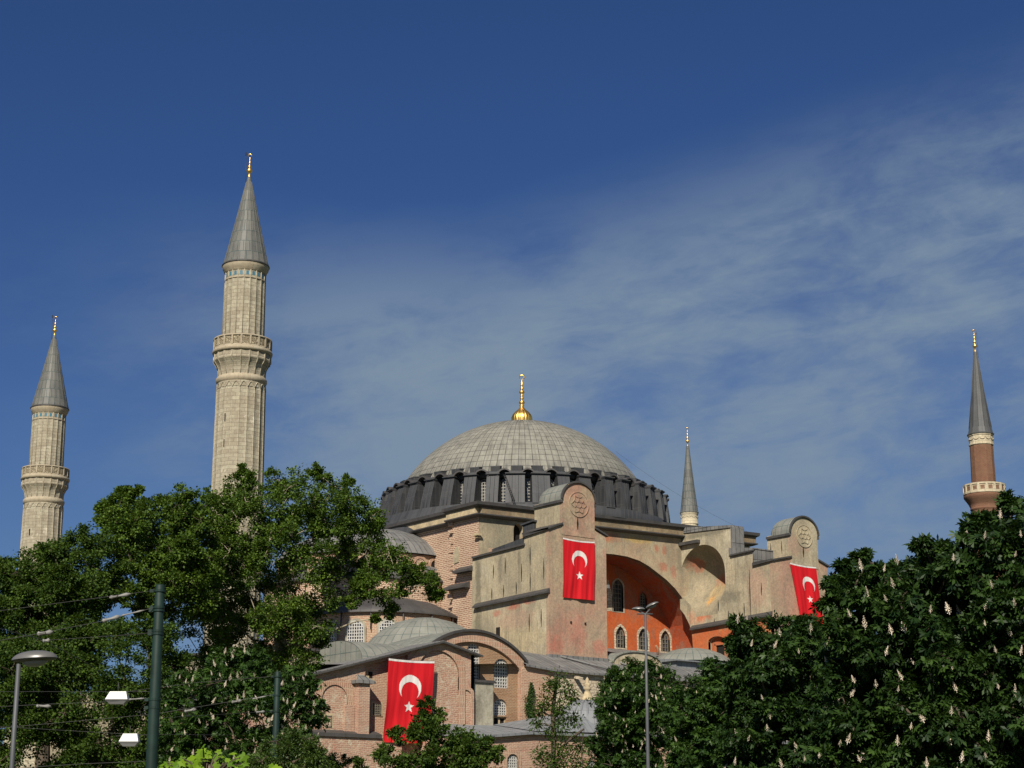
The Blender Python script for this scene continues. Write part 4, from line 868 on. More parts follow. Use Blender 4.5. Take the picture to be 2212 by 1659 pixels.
o = [(-49.35, 18.0), (-48.85, 18.0), (-48.85, 18.65), (-49.35, 18.65)]; mb = MB(); mb.poly([(x, -38.57, z) for x, z in o]); mb.build('slot_window', M['dark_void'], G)
mb = MB(); mb.box(-49.75, -48.75, -38.8, -38.5, 17.75, 17.95); mb.box(-49.85, -49.4, -38.8, -38.5, 17.95, 18.2); mb.build('sill', M['plaster_fascia'], G)
mb = MB(); mb.obox((-40.7, -38.75, 16.9), (0.32, 0, 0), (0, 0.08, 0), (0, 0, 0.2)); mb.build('stone_block', M['plaster_grey'], G)

# ------------------------------------------------------------------ low wing with lean-to roof and lead domed tomb in front
Lw = empty('low_wing', (-34, -45, 0), 'low brick wing with grey lean-to lead roof and white barred arched window', 'building')
mb = MB()
for x0, x1, z0, z1 in ((-43.6, -40.2, 12.3, 12.38), (-40.2, -33.9, 12.38, 12.98), (-33.9, 5.0, 12.98, 13.25)):
    yt = -38.3
    mb.face([(x0, -45.2, z0), (x1, -45.2, z1), (max(x1, -40.2), yt, 14.0), (max(x0, -40.2), yt, 14.0)] if x0 > -43 else [(x0, -45.2, z0), (x1, -45.2, z1), (-40.2, yt, 14.0)])
    mb.face([(x0, -45.2, z0), (x1, -45.2, z1), (x1, -45.2, z1 - 0.25), (x0, -45.2, z0 - 0.25)]); mb.face([(x0, -45.2, z0 - 0.25), (x1, -45.2, z1 - 0.25), (x1, -44.6, z1 - 0.25), (x0, -44.6, z0 - 0.25)])
mb.face([(-43.6, -45.2, 12.3), (-40.2, -38.3, 14.0), (-43.6, -38.3, 12.3)]); mb.build('lean_to_roof', M['lead_seamed'], Lw)
o1 = arch(-36.65, -35.2, 8.3, 10.75); o2 = arch(-26.3, -24.9, 8.3, 10.4)
mb = MB(); wall(mb, FS(-44.7), [(-43.4, 0), (5, 0), (5, 13.0), (-33.9, 12.75), (-40.2, 12.15), (-43.4, 12.1)], [o1, o2], 0.6); mb.box(-43.4, -43.0, -44.7, -38.5, 0, 12.1); mb.build('wall', M['brick_gable'], Lw)
for o in (o1, o2):
    window(FS(-44.7), o, 0.25, Lw, 6, 9, 0.045); surround(FS(-44.7), o, 0.4, 0.04, M['brick_vous'], Lw, 'brick_arch')
mb = MB(); mb.face([(-33.2, -45.0, 13.1), (-25.6, -43.4, 15.0), (-25.6, -38.3, 15.4), (-33.6, -38.3, 14.05)]); mb.face([(-33.2, -45.0, 13.1), (-20.0, -45.1, 13.3), (-20.5, -43.4, 15.0), (-25.6, -43.4, 15.0)]); mb.build('hip_roof', M['lead_seamed'], Lw)
D = empty('domed_tomb', (-23.0, -41.0, 0), 'small tomb with ribbed bluish lead dome and white stone finial, left of a blossoming chestnut', 'tomb')
TP = [(3.7, 13.6), (3.6, 14.3), (3.35, 15.1), (2.9, 15.8), (2.2, 16.45), (1.3, 16.85), (0.0, 17.0)]
mb = MB(); mb.lathe(TP, 28, (-23.0, -41.0), rref=3.6, smooth=False)
for k in range(28):
    a = 2 * math.pi * k / 28; mb.tube([(-23.0 + r * math.cos(a), -41.0 + r * math.sin(a), z + 0.02) for r, z in TP[:-1]], 0.045, 4)
mb.build('dome', M['lead_seamed'], D)
mb = MB(); mb.lathe([(3.6, 0), (3.6, 13.5), (3.8, 13.55), (3.8, 13.75), (3.6, 13.8)], 8, (-23.0, -41.0), smooth=False); mb.build('wall', M['stone_rubble'], D)
mb = MB(); mb.lathe([(0.62, 16.85), (0.58, 17.2), (0.36, 17.65), (0.26, 17.95), (0.42, 18.07), (0.42, 18.17), (0.22, 18.3), (0.36, 18.5), (0.3, 18.65), (0.14, 18.8), (0.22, 19.05), (0.10, 19.25), (0.0, 19.4)], 16, (-23.0, -41.0)); mb.build('finial', M['plaster_fascia'], D)

# ------------------------------------------------------------------ minarets
def finial_prof(z0, z1, r):
    h = z1 - z0; f = lambda t: z0 + h * t
    return [(r * 0.42, f(0)), (r * 0.5, f(.10)), (r * 0.30, f(.20)), (r * 0.55, f(.25)), (r * 0.9, f(.30)), (r, f(.36)), (r * 0.55, f(.42)), (r * 0.30, f(.45)), (r * 0.62, f(.50)), (r * 0.70, f(.54)), (r * .25, f(.60)), (r * .2, f(.66)), (r * .42, f(.70)), (r * .2, f(.75)), (r * .12, f(.84)), (r * .22, f(.87)), (r * .10, f(.90)), (0.02, f(1.0))]

def crescent(mb, c, r):
    p = []
    for i in range(11):
        a = R_(-50 + 280 * i / 10); p.append(Vector(c) + (RIGHT * math.cos(a) + UP * math.sin(a)) * r)
    mb.tube(p, [0.02 + 0.05 * math.sin(math.pi * i / 10) for i in range(11)], 5)

def stone_minaret(x, y, dz, s, label, rot):
    m = empty('minaret', (x, y, 0), label, 'minaret', 'fluted stone minarets'); N = 20; c = (x, y)
    Z = lambda z: z + dz
    a0 = rot; fl = 2 * math.pi / N
    def ribs(mb, prof, rr=0.055, rad=None):
        for k in range(N):
            a = a0 + fl * k; mb.tube([(x + r * math.cos(a), y + r * math.sin(a), Z(z)) for r, z in prof], rr, 4)
    def flute(mb, prof, dep=0.09):
        SB = 6
        for (r0, z0), (r1, z1) in zip(prof, prof[1:]):
            for k in range(N):
                for i in range(SB):
                    t0, t1 = i / SB, (i + 1) / SB; A0, A1 = a0 + fl * (k + t0), a0 + fl * (k + t1)
                    R = lambda r, t: r - dep * math.sin(math.pi * t) ** 0.8
                    p = [(R(r0, t0), A0, z0), (R(r0, t1), A1, z0), (R(r1, t1), A1, z1), (R(r1, t0), A0, z1)]
                    mb.face([(x + r * math.cos(a), y + r * math.sin(a), Z(z)) for r, a, z in p], [(a * 2.5, z) for r, a, z in p])
    def lath(mb, prof, segs=N, smooth=False): mb.lathe([(r, Z(z)) for r, z in prof], segs, c, a0, a0 + 2 * math.pi, 2.5, smooth)
    mb = MB(); lath(mb, [(3.9, -dz), (3.9, 14), (2.75, 19)]); flute(mb, [(2.75, 19), (2.68, 30), (2.53, 47.6)]); lath(mb, [(2.49, 47.5), (2.48, 48.2)], 48, True)
    ribs(mb, [(2.75, 20), (2.67, 30), (2.52, 47.4)], 0.045)
    for k in range(N):      # pointed heads of the flutes
        a, b_ = a0 + fl * k, a0 + fl * (k + 1); pp = []
        for i in range(7):
            t = i / 6; an = a + (b_ - a) * t; zz = 47.4 + 0.62 * (1 - abs(2 * t - 1) ** 1.7)
            rr = 2.51 * (math.cos(fl / 2) / math.cos(fl * (t - 0.5))) + 0.02; pp.append((x + rr * math.cos(an), y + rr * math.sin(an), Z(zz)))
        mb.tube(pp, 0.06, 4, False)
    mb.build('shaft', M['minaret_stone'], m)
    mb = MB()
    lath(mb, [(2.45, 48.1), (2.56, 48.2), (2.64, 48.4), (2.64, 48.62), (2.52, 48.8), (2.42, 48.9)], 48, True); mb.build('ring_moulding', M['minaret_trim'], m)
    mb = MB()
    flute(mb, [(2.44, 48.8), (2.46, 49.4), (2.54, 49.75), (2.74, 50.15), (2.98, 50.5), (3.0, 50.62), (2.95, 50.72), (2.95, 51.25)], 0.07)
    ribs(mb, [(2.42, 48.85), (2.44, 49.4), (2.52, 49.75), (2.72, 50.15), (2.97, 50.5), (2.95, 50.75), (2.94, 51.2)], 0.07)
    mb.build('corbel', M['minaret_stone'], m)
    mb = MB(); lath(mb, [(2.9, 51.25), (3.08, 51.32), (3.13, 51.5), (3.08, 51.66), (2.98, 51.72), (2.2, 51.75)], 48, True)
    lath(mb, [(3.0, 51.7), (3.0, 51.85), (2.9, 51.9)], 48, True); bal = mb.build('balcony', M['minaret_trim'], m)
    mb = MB(); lath(mb, [(2.97, 51.85), (2.97, 52.78)], 32); rl = mb.build('railing', M['pierced_stone'], bal)
    mb = MB(); lath(mb, [(2.86, 52.76), (3.04, 52.76), (3.04, 52.92), (2.80, 52.92)], 48, True)
    for k in range(N):
        a = a0 + fl * k; e = Vector((math.cos(a), math.sin(a), 0)); mb.obox(Vector((x, y, Z(52.32))) + e * 2.99, e * 0.05, Vector((-e.y, e.x, 0)) * 0.09, UP * 0.46)
    mb.build('rail_cap', M['minaret_trim'], bal)
    mb = MB(); flute(mb, [(2.20, 51.7), (2.13, 59.25)], 0.08); lath(mb, [(2.10, 59.2), (2.10, 60.25)])
    ribs(mb, [(2.19, 51.9), (2.12, 59.35), (2.12, 60.2)], 0.045)
    mb.build('upper_shaft', M['minaret_stone'], m)
    mb = MB(); lath(mb, [(2.10, 60.1), (2.2, 60.2), (2.28, 60.45), (2.40, 60.62), (2.44, 60.85), (2.44, 61.0)], 48, True)
    lath(mb, [(2.13, 59.25), (2.17, 59.28), (2.17, 59.36), (2.12, 59.4)], N)
    mb.build('cornice', M['minaret_trim'], m)
    tile = None
    for k in range(N):
        a = a0 + fl * (k + 0.5); e = Vector((math.cos(a), math.sin(a), 0)); t = Vector((-e.y, e.x, 0))
        if tile is None:
            Fq = Frame(Vector((x, y, Z(0))) + e * (2.10 * math.cos(fl / 2) + 0.012), t, e); o = arch(-0.14, 0.14, 59.55, 60.02)
            mb = MB(); mb.poly([Fq.P(*p, 0.0) for p in o]); tile = mb.build('tile_niche', M['blue_tile'], m); a_first = a
        else:
            q = link_copy(tile, m); q.matrix_basis = Matrix.Rotation(a - a_first, 4, 'Z') @ Matrix.Translation((-x, -y, 0))
    mb = MB(); mb.lathe([(2.46, Z(60.95)), (2.42, Z(61.15)), (2.28, Z(61.6)), (1.2, Z(66.35)), (0.17, Z(71.1))], 20, c, a0, a0 + 2 * math.pi, 2.4, False)
    for k in range(20):
        a = a0 + 2 * math.pi * k / 20; mb.tube([(x + r * math.cos(a), y + r * math.sin(a), Z(z)) for r, z in ((2.42, 61.15), (2.28, 61.6), (1.2, 66.35), (0.3, 70.5))], 0.03, 4)
    mb.build('cone_roof', M['lead_cone'], m)
    mb = MB(); mb.lathe([(2.44, Z(60.93)), (2.52, Z(60.96)), (2.5, Z(61.06)), (2.40, Z(61.16))], 40, c); mb.build('roof_rim', M['lead_edge'], m)
    mb = MB(); mb.lathe(finial_prof(Z(71.0), Z(73.4), 0.33), 14, c); crescent(mb, (x, y, Z(73.55)), 0.18); mb.build('finial', M['gold'], m)
    mb = MB(); q = Vector((x, y, 0)) - RIGHT * 0.32
    mb.tube([q + UP * Z(70.2), q - RIGHT * 0.12 + UP * Z(73.6)], 0.025, 4); mb.tube([q - RIGHT * 0.1 + UP * Z(73.2), q + RIGHT * 0.2 + UP * Z(73.2)], 0.02, 4); mb.obox(q - RIGHT * 0.12 + UP * Z(73.75), (0.05, 0, 0), (0, 0.05, 0), (0, 0, 0.18)); mb.build('lightning_rod', M['wire'], m)
    sl_ = R_(30)
    for zz, kk in ((44.2, 1), (41.5, 1)):
        a = math.atan2(CAM.y - y, CAM.x - x) - R_(38); e = Vector((math.cos(a), math.sin(a), 0))
        mb = MB(); mb.obox(Vector((x, y, Z(zz))) + e * 2.5, e * 0.06, Vector((-e.y, e.x, 0)) * 0.09, UP * 0.42); mb.build('slit_window', M['dark_void'], m)
    return m
nt, b = new('pierced_stone', 0.9, 0, 0.1)
vor = nd(nt, 'ShaderNodeTexVoronoi', {'Vector': mapped(nt, 'UV'), 'Scale': 5.5}, feature='DISTANCE_TO_EDGE').outputs[0]
pf = nd(nt, 'ShaderNodeMapRange', {0: vor, 1: 0.04, 2: 0.12}).outputs[0]
nt.links.new(mix(nt, pf, (0.40, 0.35, 0.24), (0.14, 0.11, 0.07)), b.inputs['Base Color'])
bump(nt, b, math_(nt, 'MULTIPLY', pf, -1.0), 0.8, 0.05)
stone_minaret(-60.15, -30.0, 0.0, 1, 'tall fluted stone minaret with grey cone, the nearer one behind the big plane tree', R_(4))
stone_minaret(-55.6, 30.0, -3.3, 1, 'fluted stone minaret with grey cone, the farther one at the far left', R_(9))

# brick minaret on the far right
m = empty('minaret', (60.7, -30, 0), 'slender red brick minaret with dark pointed roof and cream balcony, at the far right', 'minaret'); c = (60.7, -30.0); x, y = c
mb = MB(); mb.lathe([(2.9, 0), (2.9, 40), (1.95, 44), (1.93, 47.4), (2.02, 47.55), (2.02, 47.75), (1.96, 47.8), (2.0, 48.3), (2.12, 48.4), (2.12, 48.6), (2.05, 48.65), (2.3, 49.2), (2.62, 49.7), (2.9, 50.1), (2.96, 50.35), (2.9, 50.55)], 40, c, rref=2); mb.lathe([(1.74, 51.0), (1.66, 57.9)], 12, c, rref=1.7, smooth=False); mb.build('shaft', M['minaret_brick'], m)
mb = MB(); mb.lathe([(2.85, 50.5), (3.02, 50.6), (3.02, 50.85), (2.9, 50.9), (2.86, 51.75), (2.98, 51.8), (2.98, 52.02), (2.75, 52.05), (2.7, 51.0), (1.7, 51.0)], 16, c, smooth=False)
for k in range(16):
    a = 2 * math.pi * k / 16; e = Vector((math.cos(a), math.sin(a), 0)); mb.obox(Vector((x, y, 51.3)) + e * 2.9, e * 0.09, Vector((-e.y, e.x, 0)) * 0.14, UP * 0.5)
bal = mb.build('balcony', M['cream_stone'], m)
pn = None
for k in range(16):
    a = 2 * math.pi * (k + .5) / 16; e = Vector((math.cos(a), math.sin(a), 0)); t = Vector((-e.y, e.x, 0)); mb = MB(); cc = Vector((x, y, 51.32)) + e * 2.845
    for i in range(-1, 2): mb.obox(cc + t * 0.2 * i, e * 0.02, t * 0.05, UP * 0.3); mb.obox(cc + UP * 0.2 * i, e * 0.025, t * 0.3, UP * 0.05)
    mb.build('lattice_panel', M['minaret_brick'], bal)
mb = MB(); mb.lathe([(1.66, 57.75), (1.78, 57.85), (1.78, 58.05), (1.70, 58.1), (1.72, 59.1), (1.82, 59.2), (1.82, 59.4)], 12, c, smooth=False)
for k in range(12):
    a = 2 * math.pi * (k + .5) / 12; e = Vector((math.cos(a), math.sin(a), 0)); t = Vector((-e.y, e.x, 0)); cc = Vector((x, y, 58.85)) + e * 1.72
    mb.tube([cc + t * (0.38 * math.cos(math.pi * i / 6)) - UP * (0.3 * math.sin(math.pi * i / 6)) for i in range(7)], 0.05, 4)
mb.build('swag_band', M['cream_stone'], m)
mb = MB(); mb.lathe([(1.92, 59.38), (1.95, 59.5), (1.78, 59.6), (1.62, 60.4), (0.95, 65.6), (0.24, 71.9)], 12, c, rref=1.8, smooth=False)
for k in range(12):
    a = 2 * math.pi * k / 12; mb.tube([(x + r * math.cos(a), y + r * math.sin(a), z) for r, z in ((1.63, 60.4), (0.95, 65.6), (0.3, 71.4))], 0.03, 4)
mb.build('cone_roof', M['lead_cone_dark'], m)
mb = MB(); mb.lathe(finial_prof(71.7, 74.9, 0.34), 14, c); crescent(mb, (x, y, 75.05), 0.2); mb.build('finial', M['gold'], m)
mb = MB(); q = Vector((x, y, 0)) + RIGHT * 0.4; mb.tube([q + UP * 71.0, q + UP * 75.0], 0.025, 4); mb.tube([q + UP * 74.7, q - RIGHT * 0.35 + UP * 74.7], 0.02, 4); mb.build('lightning_rod', M['wire'], m)

# slim stone minaret behind the dome
m = empty('minaret', (59.1, 30, 0), 'slim pale stone minaret with narrow grey cone, standing just right behind the main dome', 'minaret'); c = (59.1, 30.0); x, y = c
mb = MB(); mb.lathe([(2.6, 0), (2.6, 36), (1.5, 40), (1.42, 54.4)], 16, c, rref=1.5, smooth=False); mb.lathe([(1.42, 54.35), (1.5, 54.42), (1.5, 54.55), (1.43, 54.6), (1.43, 56.0), (1.52, 56.15), (1.55, 56.4)], 24, c, rref=1.5)
for k in range(12):
    a = 2 * math.pi * (k + .5) / 12; e = Vector((math.cos(a), math.sin(a), 0)); t = Vector((-e.y, e.x, 0)); cc = Vector((x, y, 55.85)) + e * 1.43
    mb.tube([cc + t * (0.34 * math.cos(math.pi * i / 6)) - UP * (0.35 * math.sin(math.pi * i / 6)) for i in range(7)], 0.05, 4)
mb.build('shaft', M['cream_stone'], m)
mb = MB(); mb.lathe([(1.58, 56.35), (1.62, 56.45), (1.5, 56.6), (0.95, 61.2), (0.24, 68.0)], 16, c, rref=1.6, smooth=False); mb.build('cone_roof', M['lead_cone'], m)
mb = MB(); mb.lathe(finial_prof(67.8, 70.9, 0.3), 12, c); crescent(mb, (x, y, 71.05), 0.18); mb.build('finial', M['gold'], m)

# ------------------------------------------------------------------ flags
def flag(name_label, tl, tr, br, bl, n_out, waves, group='red flags hung on the walls', cre=(0.5, 0.36, 0.245), star=(0.5, 0.60, 0.115), sag=0.03):
    tl, tr, br, bl = [Vector(p) for p in (tl, tr, br, bl)]; W = (tr - tl).length; H = (bl - tl).length
    root = empty('flag', (tl + tr) / 2, name_label, 'flag', group); n_out = Vector(n_out)
    NX, NY = 110, 160
    def P(u, v, d=0.0):
        p = (tl.lerp(tr, u)).lerp(bl.lerp(br, u), v)
        p = p - UP * sag * H * (4 * u * (1 - u)) * (1 - v) * 0.8
        wv = 0.0
        for a, fu, fv, ph in waves: wv += a * math.sin(2 * math.pi * (fu * u + fv * v) + ph)
        return p + n_out * (0.14 + wv * (0.25 + 0.75 * v) + d)
    def grid(test, d, name, mat, par):
        vid = {}; vs = []; fs = []; uv = []
        for j in range(NY):
            for i in range(NX):
                if not test((i + .5) / NX, (j + .5) / NY): continue
                f = []
                for a, b_ in ((i, j), (i + 1, j), (i + 1, j + 1), (i, j + 1)):
                    if (a, b_) not in vid: vid[(a, b_)] = len(vs); vs.append(P(a / NX, b_ / NY, d))
                    f.append(vid[(a, b_)]); uv.append((a / NX * W, -b_ / NY * H))
                fs.append(f)
        me = bpy.data.meshes.new(name); me.from_pydata([tuple(v) for v in vs], [], fs); l = me.uv_layers.new(name='UVMap'); l.data.foreach_set('uv', np.array(uv, np.float32).ravel())
        me.polygons.foreach_set('use_smooth', [True] * len(fs)); me.materials.append(mat); o = bpy.data.objects.new(name, me); col.objects.link(o)
        o.parent = par; mm = Matrix.Identity(4); q = par
        while q: mm = q.matrix_basis @ mm; q = q.parent
        o.matrix_basis = mm.inverted(); return o
    asp = H / W
    cloth_ = grid(lambda u, v: True, 0.0, 'cloth', M['flag_red'], root)
    grid(lambda u, v: v < 0.022, 0.02, 'hem', M['flag_white'], root)
    cu, cvv, rc = cre
    def in_c(u, v):
        dx, dy = u - cu, (v - cvv) * asp
        return dx * dx + dy * dy < rc * rc and dx * dx + (dy - 0.078) ** 2 > (rc * 0.79) ** 2
    grid(in_c, 0.025, 'crescent', M['flag_white'], root)
    su, sv, rs = star
    sp = [(su + (rs if i % 2 == 0 else rs * 0.40) * math.sin(math.pi * i / 5), sv * asp - (rs if i % 2 == 0 else rs * 0.40) * math.cos(math.pi * i / 5)) for i in range(10)]
    def in_s(u, v):
        x, y = u, v * asp; c = False
        for i in range(10):
            (x0, y0), (x1, y1) = sp[i], sp[(i + 1) % 10]
            if (y0 > y) != (y1 > y) and x < (x1 - x0) * (y - y0) / (y1 - y0) + x0: c = not c
        return c
    grid(in_s, 0.025, 'star', M['flag_white'], root)
    mb = MB(); mb.tube([P(0, 0, -0.05), P(0.25, 0, -0.05), P(0.5, 0, -0.05), P(0.75, 0, -0.05), P(1, 0, -0.05)], 0.03, 5); mb.build('rope', M['wire'], root)
    return root
flag('red crescent flag hanging on the buttress tower left of the great arch', (-20.02, -33.2, 35.8), (-15.3, -33.2, 35.8), (-15.45, -33.2, 29.0), (-20.04, -33.2, 29.0), (0, -1, 0), [(0.09, 1.1, 0.4, 0.3), (0.05, 2.7, 0.5, 1.0), (0.05, 0.4, 1.3, 2.0), (0.02, 6.3, 0.7, 0.4)], cre=(0.52, 0.335, 0.235), star=(0.53, 0.605, 0.115), sag=0.02)
flag('red crescent flag hanging on the far right buttress tower, its foot hidden by chestnut leaves', (14.3, -35.5, 35.85), (19.0, -35.5, 35.72), (20.0, -35.5, 28.6), (16.1, -35.5, 28.6), (0, -1, 0), [(0.09, 1.0, 0.5, 0.9), (0.07, 2.2, 0.8, 2.0), (0.02, 5.3, 0.7, 0.4)], cre=(0.60, 0.335, 0.235), star=(0.56, 0.585, 0.105), sag=0.015)
flag('large red crescent flag on the brick gabled wing, partly behind a small green tree', (-47.75, -39.6, 19.95), (-42.15, -39.6, 20.0), (-42.6, -39.6, 11.7), (-48.35, -39.9, 11.7), (0, -1, 0), [(0.11, 1.1, 0.6, 0.6), (0.06, 2.6, 0.3, 1.5), (0.07, 0.6, 1.6, 2.5), (0.02, 6.6, 0.5, 0.4)], cre=(0.495, 0.335, 0.235), star=(0.50, 0.565, 0.113), sag=0.012)

# ------------------------------------------------------------------ trees
def inside(poly, x, y):
    c = False; n = len(poly)
    for i in range(n):
        (x0, y0), (x1, y1) = poly[i], poly[(i + 1) % n]
        if (y0 > y) != (y1 > y) and x < (x1 - x0) * (y - y0) / (y1 - y0) + x0: c = not c
    return c
def edge_d(poly, x, y):
    best = 1e9; n = len(poly)
    for i in range(n):
        (x0, y0), (x1, y1) = poly[i], poly[(i + 1) % n]; dx, dy = x1 - x0, y1 - y0
        t = max(0, min(1, ((x - x0) * dx + (y - y0) * dy) / (dx * dx + dy * dy + 1e-9))); best = min(best, math.hypot(x - x0 - dx * t, y - y0 - dy * t))
    return best

def leaf_mesh(name, centers, dirs, nors, length, width, tints, mat, parent, kind='leaf'):
    n = len(centers); rng = np.random.default_rng(n)
    side = np.cross(dirs, nors); side /= np.linalg.norm(side, axis=1, keepdims=True) + 1e-9
    nn = np.cross(side, dirs)
    L = length[:, None]; Wd = width[:, None]
    if kind == 'leaf':
        a = centers; b_ = centers + dirs * L * .45 + side * Wd * .5 + nn * Wd * .12; c = centers + dirs * L; d = centers + dirs * L * .45 - side * Wd * .5 + nn * Wd * .12
    else:   # leaflet, widest near its tip, drooping
        a = centers; b_ = centers + dirs * L * .62 + side * Wd * .5 - nn * L * .06; c = centers + dirs * L * .98 - nn * L * .24; d = centers + dirs * L * .62 - side * Wd * .5 - nn * L * .06
    v = np.stack([a, b_, c, d], 1).reshape(-1, 3).astype(np.float32)
    me = bpy.data.meshes.new(name); me.vertices.add(4 * n); me.vertices.foreach_set('co', v.ravel())
    me.loops.add(4 * n); me.loops.foreach_set('vertex_index', np.arange(4 * n, dtype=np.int32))
    me.polygons.add(n); me.polygons.foreach_set('loop_start', np.arange(0, 4 * n, 4, dtype=np.int32)); me.polygons.foreach_set('loop_total', np.full(n, 4, np.int32))
    me.update(calc_edges=True)
    at_ = me.attributes.new('tint', 'FLOAT', 'POINT'); at_.data.foreach_set('value', np.repeat(tints, 4).astype(np.float32))
    me.materials.append(mat); me.validate()
    o = bpy.data.objects.new(name, me); col.objects.link(o); o.parent = parent
    o.matrix_basis = Matrix.Translation(-parent.location)
    return o

def unit(a): return a / (np.linalg.norm(a, axis=1, keepdims=True) + 1e-9)

def make_tree(name, label, cat, dist, poly, seed, mat, bark='bark_dark', blob_px=40, n_blob=60, depth=3.0, leaf=(0.28, 0.2), per=10, sub_leaves=55, sub_r=0.34, trunk=None, kind='leaf', blossoms=0, blossom_h=0.25, group=None, limb=0.9, twig=True, fill=0.55, droop=0.1, extra=None, shell=0.45, sep=0.38, spill=1.0):
    """crown grown from an outline standing at a distance; blobs are placed through its depth, leaf clusters through each blob"""
    rng = random.Random(seed); nr = np.random.default_rng(seed)
    xs = [p[0] for p in poly]; ys = [p[1] for p in poly]; mpp = at(sum(xs) / len(xs), sum(ys) / len(ys), dist); mpp = (mpp - CAM).length / FPX
    tx, ty = trunk if trunk else (sum(xs) / len(xs), max(ys))
    base = at(tx, ty, dist); base.z = 0
    root = empty(name, base, label, cat, group)
    blobs = []; tries = 0
    maxd = max(edge_d(poly, rng.uniform(min(xs), max(xs)), rng.uniform(min(ys), max(ys))) for _ in range(200))
    while len(blobs) < n_blob and tries < 20000:
        tries += 1; x, y = rng.uniform(min(xs), max(xs)), rng.uniform(min(ys), max(ys))
        if not inside(poly, x, y): continue
        r = blob_px * rng.uniform(0.6, 1.15); e = edge_d(poly, x, y)
        if e < r * fill: 
            if e < blob_px * 0.22: continue
            r = max(e / fill, blob_px * 0.35)
        dm = depth * math.sqrt(max(0.05, 1 - (1 - min(1, e / (maxd * 0.8))) ** 2)); dz = rng.uniform(-1, 1); dz = math.copysign(abs(dz) ** 0.6, dz) * dm
        c = at(x, y, dist + dz)
        if any((c - b[0]).length < (r * mpp + b[1]) * sep for b in blobs): continue
        blobs.append((c, r * mpp))
    if extra:
        for x, y, r, dz in extra: blobs.append((at(x, y, dist + dz), r * mpp))
    cen = []; dr = []; no = []; sub = []
    for c, r in blobs:
        for s in range(per):
            d = nr.normal(size=3); d /= np.linalg.norm(d); q = np.array(c) + d * r * (nr.uniform(shell, 1.0)); sr = r * sub_r * nr.uniform(0.7, 1.3)
            sub.append((q, sr))
            k = max(4, int(sub_leaves * nr.uniform(0.6, 1.3)))
            off = nr.normal(size=(k, 3)) * np.array([1, 1, 0.7]) * sr * 0.62
            p = q + off; out = unit(off * 0.6 + d * sr * 1.0 + nr.normal(size=(k, 3)) * sr * 0.8); out[:, 2] -= droop; out = unit(out)
            nor = unit(np.array([0, 0, 0.9]) + out * 0.25 + nr.normal(size=(k, 3)) * 0.55)
            cen.append(p); dr.append(out); no.append(nor)
    cen = np.concatenate(cen); dr = np.concatenate(dr); no = np.concatenate(no); n = len(cen)
    tint = np.clip(nr.normal(0.42, 0.30, n), 0, 1)
    if kind == 'palmate':
        K = 6; side = unit(np.cross(dr, no)); A = []; Dd = []; Nn = []; T = []
        for i in range(K):
            a = -1.9 + 3.8 * i / (K - 1) + nr.normal(0, 0.1, n)
            d = dr * np.cos(a)[:, None] + side * np.sin(a)[:, None]; A.append(cen); Dd.append(unit(d)); Nn.append(no); T.append(np.clip(tint + nr.normal(0, .1, n), 0, 1))
        cen = np.concatenate(A); dr = np.concatenate(Dd); no = np.concatenate(Nn); tint = np.concatenate(T); n = len(cen)
    Ls = nr.uniform(0.7, 1.25, n) * leaf[0]; Ws = nr.uniform(0.8, 1.2, n) * leaf[1]
    # cluster-wide tone, so that whole sprays differ
    tint = np.clip(tint + 0.22 * np.sin(cen[:, 0] * 1.7 + seed) * np.sin(cen[:, 2] * 1.9 + cen[:, 1] * 1.3), 0, 1)
    leaf_mesh('crown', cen, dr, no, Ls, Ws, tint, M[mat], root, 'leaf' if kind == 'leaf' else 'leaflet')
    # wood
    mb = MB(); tz = min(b[0].z for b in blobs); ctr = sum((b[0] for b in blobs), Vector()) / len(blobs)
    topz = max(b[0].z for b in blobs); fork = Vector((base.x * 0.6 + ctr.x * 0.4, base.y * 0.6 + ctr.y * 0.4, tz + (ctr.z - tz) * 0.25)); R0 = limb * 0.035 * (topz) ** 0.9 + 0.05
    mb.tube([base, base.lerp(fork, .5) + Vector((rng.uniform(-.3, .3), rng.uniform(-.3, .3), 0)), fork], [R0 * 1.15, R0 * 0.85, R0 * 0.7], 9)
    order = sorted(range(len(blobs)), key=lambda i: (blobs[i][0] - fork).length); nodes = [(fork, R0 * 0.62)]
    for i in order:
        c, r = blobs[i]
        best = min(nodes, key=lambda q: (q[0] - c).length + 0.35 * (q[0] - fork).length + (2.0 if q[0].z > c.z + 1 else 0))
        L_ = (c - best[0]).length; rr = max(best[1] * 0.72, 0.03); sag = Vector((rng.uniform(-.12, .12), rng.uniform(-.12, .12), rng.uniform(-.05, .12))) * L_
        m1 = best[0].lerp(c, .35) + sag; m2 = best[0].lerp(c, .7) + sag * 0.8
        mb.tube([best[0], m1, m2, c], [min(best[1] * .9, rr * 1.2), rr, rr * 0.8, rr * 0.55], 6, False); nodes.append((c, rr * 0.62)); nodes.append((m2, rr * 0.75))
    if twig:
        for q, sr in sub[::2]:
            qv = Vector(q); c = min(blobs, key=lambda b: (b[0] - qv).length)[0]; mb.tube([c, c.lerp(qv, .55) + UP * 0.05, qv], [0.028, 0.02, 0.012], 4, False)
    mb.build('trunk', M[bark], root, weld=False)
